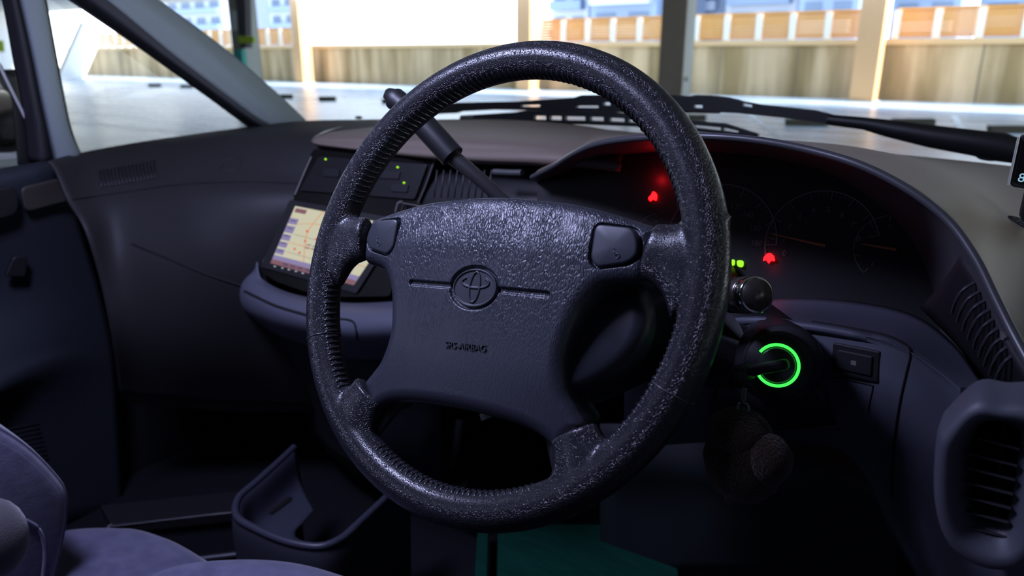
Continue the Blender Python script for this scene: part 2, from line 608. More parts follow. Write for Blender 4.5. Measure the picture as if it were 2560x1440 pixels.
for s in (-1, 1):
    x0, x1 = 21, 64
    dx = np.maximum(np.maximum(x0 - s * U_, s * U_ - x1), 0)
    d_ = np.hypot(dx, V_ + 11.5)
    H -= 2.3 * (1 - sm(d_, 1.5, 2.5))
V3 = np.stack([U_, V_, H], -1).reshape(-1, 3) / 1000
Fc = []
for i in range(NU - 1):
    for j in range(NV - 1):
        a = i * NV + j
        Fc.append((a, a + NV, a + NV + 1, a + 1))
# skirt
idx = [i * NV for i in range(NU)] + [(NU - 1) * NV + j for j in range(1, NV)] + [i * NV + NV - 1 for i in range(NU - 2, -1, -1)] + [j for j in range(NV - 2, 0, -1)]
VV = [tuple(v) for v in V3]
cur = idx
for dz, sh in ((-.004, 1.0), (-.010, .995), (-.018, .98), (-.032, .94)):
    new = []
    for k in idx:
        x, y, z = V3[k]
        VV.append((x * sh, y * sh, z + dz))
        new.append(len(VV) - 1)
    for k in range(len(cur)):
        k2 = (k + 1) % len(cur)
        Fc.append((cur[k], new[k], new[k2], cur[k2]))
    cur = new
Fc.append(tuple(cur))
pad = mesh('airbag_cover', VV, Fc, padm, wheel, True)
pad['label'] = 'wrinkled slate-coloured airbag cover'
def padz(x, y):
    i = ((V3[:, 0] * 1000 - x) ** 2 + (V3[:, 1] * 1000 - y) ** 2).argmin()
    return V3[i, 2]

# emblem: three interlaced ellipses in relief on an oval plate
nu, nv = 170, 130
X, Y = np.meshgrid(np.linspace(-21.2, 21.2, nu), np.linspace(-15.2, 15.2, nv), indexing='ij')
def ell(cx, cy, a, b):
    r_ = np.sqrt(((X - cx) / a) ** 2 + ((Y - cy) / b) ** 2)
    g = np.sqrt(((X - cx) / a ** 2) ** 2 + ((Y - cy) / b ** 2) ** 2) + 1e-6
    return np.abs((r_ - 1) * r_ / g)
D = np.minimum(np.minimum(ell(0, 0, 19.6, 13.9), ell(0, 0.6, 4.6, 11.6)), ell(0, 4.2, 12.6, 4.2) )
D2 = np.where(Y > 4.2, np.minimum(ell(0, 0, 19.6, 13.9), ell(0, .6, 4.6, 11.6)), D)
D2 = np.where((Y > 4.2) & (np.abs(X) > 9), np.minimum(D2, ell(0, 4.2, 12.6, 4.2)), D2)
Z = .9 * (1 - sm(D2, .45, 1.1))
rr_ = np.sqrt((X / 21) ** 2 + (Y / 15) ** 2)
Z -= 2.2 * sm(rr_, .97, 1.04)
base = padz(24, -30) * 1000 - 1.0
V3e = np.stack([X + EC[0], Y + EC[1], Z + base - .3], -1).reshape(-1, 3) / 1000
Fe = []
rf = rr_.reshape(-1)
for i in range(nu - 1):
    for j in range(nv - 1):
        a = i * nv + j
        if rf[a] < 1.08: Fe.append((a, a + nv, a + nv + 1, a + 1))
em = mesh('emblem', V3e, Fe, padp, wheel, True)
em['label'] = 'oval three-ellipse maker emblem in relief'
text('lettering', 'SRS·AIRBAG'.replace('·', '-'), .0072, padp, wheel, basis((.002, -.0565, padz(2, -56) + .0002), (1, 0.035, 0), (-0.035, 1, 0), (0, 0, 1)), .0009)

# horn buttons
for s in (-1, 1):
    zb = padz(s * 108, 4)
    cx, cy = s * 108, 27
    ins = np.array([((p[0] - 108) * .955 * s + cx, (p[1] - 27) * .94 + cy) for p in BOUT]) / 1000
    zt = [zb + .0012 - .000022 * (abs(p[0] * 1000) - 108) * 1.6 for p in ins]
    bm = bmesh.new()
    for ringz, sc in ((-.006, 1.0), (0.0, 1.0), (.0009, .985), (.0015, .95), (.0018, .88)):
        for p, z0 in zip(ins, zt):
            bm.verts.new((cx / 1000 + (p[0] - cx / 1000) * sc, cy / 1000 + (p[1] - cy / 1000) * sc, z0 + ringz))
    bm.verts.ensure_lookup_table()
    n = len(ins)
    for r_ in range(4):
        for k in range(n):
            bm.faces.new([bm.verts[r_ * n + k], bm.verts[r_ * n + (k + 1) % n], bm.verts[(r_ + 1) * n + (k + 1) % n], bm.verts[(r_ + 1) * n + k]])
    cv = bm.verts.new((cx / 1000, cy / 1000, zb + .0031))
    bm.verts.ensure_lookup_table()
    for k in range(n):
        bm.faces.new([bm.verts[4 * n + k], bm.verts[4 * n + (k + 1) % n], cv])
    b_ = frombm('horn_button', bm, buttonm, wheel, True)
    # bugle pictogram
    z = zb + .0031
    px0, py0 = s * .111, .0205
    bm = bmesh.new()
    tube_bm(bm, [(px0 - .0022, py0 + .003, z), (px0 - .0010, py0 + .0012, z), (px0 + .0004, py0 - .0005, z)], [.00035, .0004, .0005], 6)
    torus_bm(bm, .0016, .00035, 18, 6, (px0 + .0016, py0 - .0012, z))
    tube_bm(bm, [(px0 - .003, py0 + .0042, z), (px0 - .0008, py0 + .0034, z)], .00035, 6)
    pk = frombm('horn_symbol', bm, mat('symbol_relief', (.055, .058, .075, 1), .35), None, True)
    pk.parent = b_

# rear cover of the hub
bm = bmesh.new()
tube_bm(bm, [(.012, -.024, -.014), (.012, -.025, -.018), (.012, -.026, -.030), (.012, -.028, -.048), (.012, -.03, -.06)], [(.108, .064), (.116, .068), (.120, .070), (.105, .060), (.08, .05)], 48, ref=(0, 1, 0))
frombm('rear_cover', bm, buttonm, wheel, True)
for s in (-1, 1):        # metal-backed spoke arms behind the leather
    tube('spoke', [(s * .102, -.135, -.006), (s * .085, -.105, -.012), (s * .06, -.07, -.022)], [(.006, .018), (.008, .018), (.010, .02)], blackp, wheel, 16, True, ref=(1, 0, 0))

# ================================================================== DASHBOARD
dash = thing('dashboard', 'long dark moulded dashboard running from door to door under the windscreen', 'dashboard', (-0.7, 0.9, 0.9))

# pad over the passenger side: top edge under the glass, face, lower face
patch('passenger_panel', [
    [PY(120, 402, .56), PY(200, 382, .65), PY(330, 358, .76), PY(480, 336, .88), PY(630, 316, 1.02), PY(760, 302, 1.12), PY(960, 298, 1.2)],
    [PY(140, 425, .565), PY(215, 405, .64), PY(340, 382, .73), PY(480, 360, .80), PY(640, 345, .86), PY(780, 345, .88), PY(960, 350, .9)],
    [PY(170, 500, .56), PY(245, 480, .62), PY(360, 465, .68), PY(490, 450, .73), PY(640, 440, .78), PY(790, 440, .82), PY(940, 445, .84)],
    [PY(215, 575, .555), PY(280, 550, .61), PY(380, 525, .655), PY(500, 505, .69), PY(640, 505, .73), PY(780, 520, .78), PY(940, 530, .82)],
    [PY(250, 700, .56), PY(320, 680, .60), PY(420, 660, .635), PY(530, 655, .67), PY(650, 680, .72), PY(780, 700, .78), PY(940, 720, .82)],
    [PY(280, 850, .565), PY(350, 850, .60), PY(450, 850, .64), PY(560, 860, .69), PY(680, 880, .75), PY(800, 900, .8), PY(940, 920, .84)],
    [PY(300, 1000, .60), PY(370, 1010, .63), PY(470, 1020, .68), PY(580, 1030, .74), PY(700, 1030, .80), PY(820, 1030, .85), PY(940, 1030, .9)],
], dashm, dash, n=5)['label'] = 'passenger side dash face'
# glove box seam and upper groove
def surf_line(name, pts, r_, m, parent, lift=0.0004, n=5, dark=True):
    P = cr([(p[0], p[1], 0) for p in pts], n)
    out = []
    for p in P:
        h = hit(p[0], p[1], lift)
        if h: out.append(h[0])
    return tube(name, out, r_, m, parent, 6)
gapm = mat('gap_dark', (0.004, 0.004, 0.005, 1), 0.8)
surf_line('glove_box_seam', [(330, 610), (430, 650), (530, 690), (640, 725)], .0018, gapm, dash)
surf_line('upper_seam', [(180, 500), (300, 482), (450, 462), (620, 455), (760, 460)], .0016, gapm, dash)
# defroster grille in the passenger side face
gr = box('side_grille', (0, 0, 0), (.001, .001, .001), blackp, dash)
bpy.data.objects.remove(gr)
def slats_on(name, pts, lift, r_, m, parent):
    bm = bmesh.new()
    for a, b in pts:
        ha, hb = hit(*a, lift), hit(*b, lift)
        if ha and hb: tube_bm(bm, [ha[0], hb[0]], r_, 6)
    return frombm(name, bm, m, parent)
slats_on('side_grille', [((250 + 9 * i, 428 - 1.6 * i), (255 + 9 * i, 470 - 1.6 * i)) for i in range(16)], .001, .0016, blackp, dash)
for c in ((578, 412),):
    h = hit(*c, .0)
    A_1, B_1 = frame(h[1])
    M = basis(h[0], A_1, B_1, h[1])
    bm = bmesh.new()
    torus_bm(bm, .020, .0018, 40, 8)
    for v in bm.verts: v.co = M @ v.co
    frombm('tweeter_ring', bm, dashm, dash)

# oval visor over the centre console
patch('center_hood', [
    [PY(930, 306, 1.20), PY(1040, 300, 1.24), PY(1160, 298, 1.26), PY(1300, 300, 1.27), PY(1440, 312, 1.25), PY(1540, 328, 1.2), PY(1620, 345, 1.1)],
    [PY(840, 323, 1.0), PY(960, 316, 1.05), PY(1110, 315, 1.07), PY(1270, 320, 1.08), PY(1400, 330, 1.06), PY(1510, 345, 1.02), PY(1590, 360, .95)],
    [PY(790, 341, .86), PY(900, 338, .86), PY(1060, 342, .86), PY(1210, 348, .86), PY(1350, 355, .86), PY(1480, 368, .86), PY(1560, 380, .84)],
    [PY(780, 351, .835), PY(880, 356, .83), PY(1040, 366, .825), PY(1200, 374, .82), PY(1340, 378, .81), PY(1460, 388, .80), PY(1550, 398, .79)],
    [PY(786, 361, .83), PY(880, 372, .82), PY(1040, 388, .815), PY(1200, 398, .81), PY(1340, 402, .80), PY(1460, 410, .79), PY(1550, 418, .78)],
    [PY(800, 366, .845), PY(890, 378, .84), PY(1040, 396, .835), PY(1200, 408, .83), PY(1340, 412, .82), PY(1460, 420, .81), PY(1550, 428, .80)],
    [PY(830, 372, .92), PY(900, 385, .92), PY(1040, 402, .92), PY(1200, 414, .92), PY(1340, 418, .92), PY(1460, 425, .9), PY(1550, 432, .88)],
], litpad, dash, n=7, th=.003)['label'] = 'smooth oval visor pad over the centre console'
tube('visor_highlight', cr([PY(781, 352, .834), PY(796, 338, .87), PY(840, 322, .99), PY(930, 306, 1.19), PY(1040, 300, 1.23)], 8), .0022, silver, dash, 8)  # lit rim highlight of the visor built as a silver tube

# instrument hood: lip, brown outer shell to the right, black cavity
LIP = [(1330, 440, .78), (1385, 412, .745), (1440, 378, .70), (1500, 355, .68), (1600, 341, .66), (1740, 336, .645), (1880, 345, .64), (2020, 370, .635), (2150, 408, .625), (2270, 468, .615), (2370, 545, .605), (2440, 640, .59), (2490, 740, .575), (2535, 830, .56), (2590, 930, .54)]
FAR = [(1440, 330, 1.1), (1480, 322, 1.15), (1540, 326, 1.2), (1600, 332, 1.22), (1680, 336, 1.24), (1760, 340, 1.25), (1880, 346, 1.26), (2000, 357, 1.26), (2110, 370, 1.26), (2220, 383, 1.26), (2330, 394, 1.25), (2430, 404, 1.24), (2520, 414, 1.22), (2620, 424, 1.2), (2760, 440, 1.15)]
lip = [PY(*p) for p in LIP]
far = [PY(*p) for p in FAR]
def mixr(a, b, t, up):
    return [p * (1 - t) + q * t + Vector((0, 0, u)) for p, q, u in zip(a, b, up)]
up1 = [0] * 6 + [.000, .003, .006, .008, .008, .008, .006, .004, .002]
up2 = [0] * 6 + [.000, .004, .009, .013, .014, .013, .010, .006, .003]
patch('instrument_hood', [far, mixr(lip, far, .65, up1), mixr(lip, far, .3, up2), mixr(lip, far, .06, [u * .5 for u in up1]), lip], litpad, dash, n=6, th=.003)['label'] = 'grey-brown curved hood over the instruments'
tube('hood_lip', cr([p - Vector((0, 0, .0015)) for p in lip], 6), .0032, mat('lip_vinyl', (0.055, 0.055, 0.06, 1), .38), dash, 10)
IN1 = [(1340, 455, .80), (1400, 425, .78), (1450, 398, .76), (1510, 378, .75), (1610, 364, .74), (1740, 359, .74), (1870, 368, .74), (2000, 392, .74), (2120, 430, .735), (2220, 490, .73), (2300, 560, .72), (2360, 650, .71), (2400, 740, .69), (2430, 820, .67), (2460, 920, .64)]
IN2 = [(1350, 470, .86), (1420, 440, .86), (1465, 418, .86), (1525, 400, .86), (1620, 388, .86), (1740, 384, .86), (1850, 392, .86), (1970, 412, .86), (2080, 448, .86), (2160, 500, .855), (2230, 560, .85), (2280, 640, .84), (2310, 720, .83), (2330, 790, .81), (2350, 860, .78)]
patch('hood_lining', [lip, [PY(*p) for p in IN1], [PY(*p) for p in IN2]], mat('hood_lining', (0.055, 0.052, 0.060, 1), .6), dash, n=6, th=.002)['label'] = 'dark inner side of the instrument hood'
# shelf behind the wheel that closes the space under the centre visor
patch('vent_panel', [
    [PY(900, 372, .86), PY(1060, 392, .87), PY(1200, 405, .87), PY(1400, 415, .86), PY(1500, 410, .86)],
    [PY(880, 480, .82), PY(1060, 480, .82), PY(1200, 490, .82), PY(1400, 500, .82), PY(1520, 520, .84)],
    [PY(860, 640, .80), PY(1060, 640, .80), PY(1200, 640, .80), PY(1400, 650, .80), PY(1520, 680, .82)],
    [PY(840, 820, .80), PY(1060, 820, .80), PY(1200, 820, .80), PY(1400, 820, .80), PY(1540, 840, .8)],
], blackp, dash, n=4)
# centre louvre vent to the right of the console
bm = bmesh.new()
for i in range(9):
    x = 1085 + i * 17
    tube_bm(bm, [PY(x + 8, 425, .795), PY(x, 495, .785)], (.0012), 6)
frombm('vent_slats', bm, mat('vent_slat', (0.03, 0.03, 0.036, 1), .5), dash)
tube('vent_slider', [PY(1235, 430, .79), PY(1280, 432, .79), PY(1305, 432, .79)], .0045, mat('slider_grey', (0.055, 0.055, 0.055, 1), .5), dash, 10)

# lower driver side panel
LOW = [
    [(1560, 800, .80), (1700, 780, .78), (1860, 756, .76), (2000, 745, .75), (2160, 757, .73), (2290, 790, .69), (2385, 860, .64), (2450, 950, .575), (2510, 1015, .53), (2600, 1060, .50)],
    [(1560, 830, .66), (1700, 812, .64), (1868, 798, .62), (2000, 808, .615), (2130, 828, .61), (2250, 855, .595), (2345, 915, .57), (2425, 985, .54), (2500, 1040, .51), (2600, 1080, .49)],
    [(1560, 850, .645), (1700, 840, .63), (1868, 815, .61), (2000, 826, .603), (2130, 845, .598), (2252, 880, .582), (2345, 945, .56), (2425, 1010, .532), (2500, 1060, .505), (2600, 1100, .485)],
    [(1560, 950, .64), (1700, 950, .625), (1870, 950, .605), (2000, 950, .598), (2130, 955, .593), (2245, 980, .578), (2330, 1040, .556), (2415, 1100, .530), (2500, 1160, .50), (2600, 1200, .48)],
    [(1560, 1040, .65), (1700, 1040, .635), (1870, 1035, .615), (2000, 1045, .606), (2125, 1065, .600), (2236, 1090, .582), (2320, 1180, .556), (2405, 1240, .528), (2500, 1300, .50), (2600, 1320, .48)],
    [(1560, 1080, .70), (1700, 1080, .69), (1870, 1060, .67), (2000, 1070, .66), (2128, 1090, .64), (2230, 1200, .60), (2310, 1320, .566), (2400, 1400, .53), (2500, 1440, .50), (2600, 1460, .48)],
    [(1560, 1120, .80), (1700, 1110, .80), (1870, 1100, .78), (2000, 1110, .75), (2130, 1150, .70), (2228, 1330, .64), (2310, 1470, .60), (2400, 1530, .56), (2500, 1560, .52), (2600, 1560, .5)],
]
patch('lower_panel', [[PY(*p) for p in r_] for r_ in LOW], dashlow, dash, n=6)['label'] = 'slate blue lower panel right of the steering column'
surf_line('panel_seam', [(2030, 805), (2130, 822), (2215, 840), (2262, 862), (2277, 885), (2268, 930), (2252, 1000), (2240, 1080), (2233, 1150), (2230, 1240)], .0011, gapm, dash, .0003)
surf_line('cover_seam', [(2040, 938), (2110, 948), (2176, 962), (2182, 970), (2176, 1000), (2170, 1030)], .0006, gapm, dash, .0002)
surf_line('cover_seam', [(2040, 938), (2034, 970), (2028, 1010)], .0006, gapm, dash, .0002)
# knee area under the panel
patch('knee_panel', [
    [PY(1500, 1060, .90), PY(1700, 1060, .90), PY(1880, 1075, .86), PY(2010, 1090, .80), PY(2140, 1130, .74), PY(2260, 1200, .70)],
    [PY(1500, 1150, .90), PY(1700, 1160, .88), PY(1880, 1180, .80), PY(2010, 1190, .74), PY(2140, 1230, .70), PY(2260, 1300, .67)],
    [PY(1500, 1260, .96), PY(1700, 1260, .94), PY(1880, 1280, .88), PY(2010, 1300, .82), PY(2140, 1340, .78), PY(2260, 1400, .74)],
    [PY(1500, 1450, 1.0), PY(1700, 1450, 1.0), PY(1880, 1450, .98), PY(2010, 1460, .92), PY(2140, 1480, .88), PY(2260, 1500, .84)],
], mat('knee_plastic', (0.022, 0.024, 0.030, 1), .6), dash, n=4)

# small switch set in the lower panel
h0 = hit(2141, 905)
nrm = h0[1]
ex = (hit(2190, 914)[0] - hit(2090, 893)[0]).normalized()
ey = nrm.cross(ex).normalized()
SM = basis(h0[0], ex, ey, nrm)
sw = thing('rocker_switch', 'small black rectangular rocker switch set in the blue lower panel', 'switch', h0[0])
W2, H2 = .0190, .0125
o = prism('switch_frame', [SM @ Vector(p) for p in [(-W2, -H2, -.002), (W2, -H2, -.002), (W2, H2, -.002), (-W2, H2, -.002)]], nrm * .0045, blackp, sw, .0012)
o = prism('switch_key', [SM @ Vector(p) for p in [(-W2 * .74, -H2 * .62, 0), (W2 * .74, -H2 * .62, 0), (W2 * .74, H2 * .62, 0), (-W2 * .74, H2 * .62, 0)]], nrm * .0042, mat('switch_key', (.02, .02, .023, 1), .3), sw, .0010)
o['label'] = 'glossy black key with a faint square symbol'
sym = prism('switch_symbol', rounded([SM @ Vector(p) for p in [(-.0022, -.0018, .0041), (.0022, -.0018, .0041), (.0022, .0018, .0041), (-.0022, .0018, .0041)]], .0006), nrm * .0003, mat('symbol_grey', (.12, .12, .12, 1), .6), None)
sym.parent = o

# round-cornered side air vent low on the right
VY = .452
av = thing('air_vent', 'tall dark air vent with flat slats low on the right of the dashboard', 'air vent', PY(2480, 1200, VY))
def vp(x, y, dy=0): return PY(x, y, VY) + Vector((0, dy, 0))
outer = [vp(2334, 1110), vp(2360, 1060), (vp(2430, 998)), vp(2500, 1002), vp(2640, 1045), vp(2610, 1380), vp(2500, 1440), vp(2380, 1390), vp(2330, 1280)]
OC = closed(outer, 8)
inner = rounded([vp(2452, 1062), vp(2556, 1084), vp(2516, 1342), vp(2430, 1316), vp(2418, 1250), vp(2416, 1130)], .012, 6)
IC = np.array([tuple(p) for p in inner])
def resamp(P, n, c):
    P = np.vstack([P, P[:1]])
    a = np.unwrap(np.arctan2(P[:, 2] - c[2], P[:, 0] - c[0]))
    if a[-1] < a[0]: P = P[::-1]; a = a[::-1]
    t = np.linspace(0, 2 * np.pi, n, endpoint=False)
    out = []
    for th in t:
        th2 = (th - a[0]) % (2 * np.pi) + a[0]
        out.append([np.interp(th2, a, P[:, k]) for k in range(3)])
    return np.array(out)
cc = tuple(vp(2484, 1200))
ro, ri = resamp(OC, 96, cc), resamp(IC, 96, cc)
V, Fc = [], []
prof = [(1.0, .030), (1.0, .012), (.90, .002), (.70, -.006), (.45, -.004), (.15, .006), (0.0, .010), (0.0, .045)]
for t, dy in prof:
    for k in range(96):
        p = ri[k] * (1 - t) + ro[k] * t
        V.append((p[0], p[1] + dy, p[2]))
for r_ in range(len(prof) - 1):
    for k in range(96):
        Fc.append((r_ * 96 + k, r_ * 96 + (k + 1) % 96, (r_ + 1) * 96 + (k + 1) % 96, (r_ + 1) * 96 + k))
V += [cc[:1] + (cc[1] + .045,) + cc[2:]]
mesh('bezel', V, Fc, mat('vent_bezel', (0.055, 0.058, 0.075, 1), .55, bump=('noise', 1400, .15, .0004, ONE)), av)
mesh('duct', [tuple(p + Vector((0, .04, 0))) for p in (vp(2380, 1030), vp(2580, 1040), vp(2580, 1380), vp(2380, 1380))], [(0, 1, 2, 3)], gapm, av, smooth=False)
for i in range(8):
    y0 = 1100 + 37 * i
    xl = 2418 + max(0, 1130 - y0) * .9 - 2
    xr = 2552 - (y0 - 1080) * .145
    a, b = vp(xl, y0 - 2), vp(xr, y0 + .24 * (xr - xl))
    bm = bmesh.new()
    M = basis((a + b) / 2, b - a, Vector((0, 1, -.35)), (b - a).cross(Vector((0, 1, -.35))))
    L = (b - a).length / 2
    box_bm(bm, (-L, .004, -.0005), (L, .018, .0005), M)
    frombm('slat', bm, mat('vent_slat', (0.03, 0.03, 0.036, 1), .5), av, smooth=False)
tube('divider', [vp(2506, 1080, .016), vp(2482, 1330, .016)], .0013, mat('vent_slat', (0, 0, 0, 1)), av, 6)

# curved ribbed vent between the hood and the lower panel
sv = thing('side_vent', 'curved ribbed defroster vent between the instrument hood and the lower panel', 'air vent', PY(2450, 800, .6))
patch('recess', [[PY(2400, 640, .64), PY(2440, 700, .62), PY(2480, 780, .60), PY(2530, 880, .57), PY(2600, 980, .54)],
                 [PY(2360, 700, .68), PY(2400, 770, .66), PY(2440, 840, .63), PY(2490, 930, .60), PY(2560, 1010, .56)],
                 [PY(2300, 770, .72), PY(2370, 840, .68), PY(2420, 900, .64), PY(2470, 980, .61), PY(2540, 1040, .56)]], cavm, sv, n=4)
for i in range(9):
    x, y = 2388 + 13.5 * i, 745 + 22 * i
    Y0 = .625 - .006 * i
    tube('rib', cr([PY(x - 8, y + 38, Y0), PY(x + 2, y + 6, Y0 - .004), PY(x + 22, y - 22, Y0 - .006), PY(x + 48, y - 38, Y0 - .004)], 5), .0013, mat('vent_rib', (0.035, 0.034, 0.042, 1), .4), sv, 6)
tube('vent_fleck', [PY(2506, 850, .563), PY(2518, 836, .563)], [.0015, .0045], silver, sv, 4)  # small lit fleck built as a silver tab

# oval perforated grille on the right of the hood
h0 = hit(2552, 557, .0005)
A_1 = (hit(2556, 557)[0] - hit(2520, 552)[0]).normalized()
B_1 = h0[1].cross(A_1).normalized()
GM = basis(h0[0], A_1, B_1, h0[1])
sg = thing('sensor_grille', 'small oval perforated grille on the right of the instrument hood', 'grille', h0[0])
bm = bmesh.new()
ring = rounded([GM @ Vector(p) for p in [(-.0155, -.009, 0), (.0155, -.009, 0), (.0155, .009, 0), (-.0155, .009, 0)]], .008, 6)
tube_bm(bm, ring + ring[:1], .0005, 6, False)
frombm('grille_rim', bm, gapm, sg)
bm = bmesh.new()
for r_ in range(4):
    for k in range(9):
        x, y = -.0125 + k * .003, -.006 + r_ * .004 + .0006 * math.sin(k)
        box_bm(bm, (x - .0004, y - .0013, -.0002), (x + .0004, y + .0013, .0004), GM)
frombm('perforation', bm, gapm, sg, smooth=False)

# ------------------------------------------------------------------ instrument cluster
CP = PY(2050, 600, .80)
CN = Vector((0, -1, .28)).normalized()
CX = Vector((1, 0, 0))
CZ = CN.cross(CX).normalized()
def cl(x, y, lift=0.0): return PP(x, y, CP + CN * lift, CN)
ic = thing('instrument_cluster', 'dark instrument cluster with faint dials under the curved hood', 'instrument cluster', CP)
mesh('dial_plate', [cl(1345, 440), cl(1420, 410), cl(1520, 382), cl(1740, 366), cl(1960, 390), cl(2110, 435), cl(2230, 520), cl(2310, 640), cl(2350, 800), cl(2350, 860), cl(1330, 860)], [tuple(range(11))], cavm, ic, smooth=False)
def gauge(name, cx, cy, Rg, a0, a1, nums, nt_, mn, label, needle, nlen, fs):
    c = cl(cx, cy, .001)
    M = basis(c, CX, CZ, CN)
    bm = bmesh.new()
    for i in range(nt_ * mn + 1):
        a = R(a0 + (a1 - a0) * i / (nt_ * mn))
        L = .16 if i % mn == 0 else .08
        p, q = Vector((math.cos(a), math.sin(a), 0)) * Rg, Vector((math.cos(a), math.sin(a), 0)) * Rg * (1 - L)
        wd = .00045 if i % mn == 0 else .0002
        nn = Vector((-math.sin(a), math.cos(a), 0)) * wd
        vs = [bm.verts.new(M @ (k + Vector((0, 0, .0004)))) for k in (p + nn, p - nn, q - nn, q + nn)]
        bm.faces.new(vs)
    # outer scale band
    n = 48
    prev = None
    for i in range(n + 1):
        a = R(a0 + (a1 - a0) * i / n)
        e = Vector((math.cos(a), math.sin(a), 0))
        v = [bm.verts.new(M @ (e * Rg * 1.02 + Vector((0, 0, .0004)))), bm.verts.new(M @ (e * Rg * .995 + Vector((0, 0, .0004))))]
        if prev: bm.faces.new((prev[0], v[0], v[1], prev[1]))
        prev = v
    d = frombm(name, bm, mat('scale_print', (0.14, 0.135, 0.15, 1), .8), ic, smooth=False)
    for i, s in enumerate(nums):
        a = R(a0 + (a1 - a0) * i / (len(nums) - 1))
        p = c + (CX * math.cos(a) + CZ * math.sin(a)) * Rg * .66 + CN * .0003
        t = text('numeral', s, fs, mat('scale_print', (0, 0, 0, 1)), None, basis(p, CX, CZ, CN), .0001)
        t.parent = d
    a = R(needle)
    e = (CX * math.cos(a) + CZ * math.sin(a))
    f_ = e.cross(CN)
    nd = prism('needle', [c + e * nlen + f_ * .0004 + CN * .004, c + e * nlen - f_ * .0004 + CN * .004, c - e * .006 - f_ * .0014 + CN * .004, c - e * .006 + f_ * .0014 + CN * .004], CN * .0008, needlem, ic)
    nd['label'] = 'dull orange needle'
    return d
gauge('tachometer', 2050, 612, .056, 203, 18, [str(i) for i in range(9)], 8, 5, '', 175, .050, .0085)
gauge('speedometer', 1800, 600, .062, 217, 3, [str(i * 20) for i in range(10)], 9, 4, '', 225, .052, .0085)
gauge('fuel_gauge', 2225, 622, .033, 235, 100, ['E', 'F'], 4, 2, '', 178, .026, .006)
gauge('temperature_gauge', 1640, 590, .026, 235, 100, ['C', 'H'], 4, 2, '', 215, .02, .005)
redm = mat('red_lamp', (.3, .0, .0, 1), .5, emis=(1, 0.004, 0.006, 1), estr=6.0)
grnm = mat('green_lamp', (.1, .3, .0, 1), .5, emis=(0.35, 1, 0.02, 1), estr=1.2)
def lamp(name, pts, m, label, par=ic):
    o = prism(name, closed([cl(x, y, .0035) for x, y in pts], 4), CN * .001, m, par)
    o['label'] = label
    return o
lamp('warning_lamp', [(1633, 479), (1641, 484), (1643, 493), (1640, 502), (1634, 498), (1626, 503), (1622, 495), (1629, 487)], redm, 'small glowing red belt symbol')
lamp('warning_lamp', [(1924, 633), (1934, 640), (1937, 652), (1928, 652), (1922, 658), (1916, 650), (1909, 652), (1912, 641)], redm, 'larger glowing red door symbol')
lamp('indicator_lamp', [(1844, 652), (1858, 653), (1857, 667), (1845, 665)], grnm, 'small green and yellow lamp')
lamp('indicator_lamp', [(1829, 650), (1837, 651), (1836, 663), (1829, 662)], grnm, 'second small green lamp beside the first')
for (x, y, e_) in ((1640, 446, .022), (1924, 672, .002)):
    l = bpy.data.lights.new('warning_lamp_glow', 'POINT')
    l.energy = e_
    l.color = (1, 0.01, 0.02)
    l.shadow_soft_size = .004
    o = bpy.data.objects.new('warning_lamp_glow', l)
    COL.objects.link(o)
    o.location = cl(x, y, .010)

# ------------------------------------------------------------------ steering column, stalks, ignition
col_ = thing('steering_column', 'black steering column shroud between the wheel and the dashboard', 'steering column', WC - WN * .08)
c0 = WC - WN * .055 - WV * .03
DR = Vector((0, 1, -.16)).normalized()
bm = bmesh.new()
tube_bm(bm, [c0 + DR * t for t in (0, .01, .05, .12, .2, .30)], [(.060, .060), (.088, .072), (.100, .078), (.100, .078), (.095, .075), (.09, .07)], 32)
frombm('column_shroud', bm, mat('shroud_plastic', (0.013, 0.013, 0.017, 1), .5, bump=('noise', 1400, .15, .0004, ONE)), col_)
# housing that carries the ignition lock
IG = PY(1945, 912, .548)
IGN = Vector((0.12, -1, .30)).normalized()
IX = Vector((1, 0.12, 0)).normalized()
IZ = IGN.cross(IX).normalized()
IM = basis(IG, IX, IZ, IGN)
bm = bmesh.new()
tube_bm(bm, [c0 + Vector((.03, .13, -.01)), IG - IGN * .10 + Vector((-.04, 0, 0)), IG - IGN * .055 + Vector((-.010, 0, 0)), IG - IGN * .025, IG - IGN * .012], [.06, .045, .034, .0315, .029], 28)
frombm('lock_housing', bm, mat('shroud_plastic', (0, 0, 0, 1)), col_)
patch('column_shadow', [  # dark sheet laid where the column's shadow falls on the lower panel
    [PY(1820, 800, .61), PY(1868, 800, .605), PY(1890, 830, .603), PY(1905, 860, .60)],
    [PY(1800, 900, .61), PY(1860, 900, .605), PY(1930, 920, .585), PY(1995, 935, .582)],
    [PY(1780, 1000, .61), PY(1860, 1000, .595), PY(1960, 1000, .58), PY(2060, 985, .578)],
    [PY(1760, 1090, .64), PY(1860, 1080, .62), PY(1970, 1075, .6), (PY(2090, 1062, .60))],
], mat('shroud_plastic', (0, 0, 0, 1)), col_, n=5)
# tilt lever end seen under the wheel
prism('tilt_lever', [PY(1198, 1037, .47), PY(1228, 1043, .47), PY(1204, 1052, .47)], Vector((0, .012, 0)), mat('lever_grey', (.35, .36, .36, 1), .5), col_)
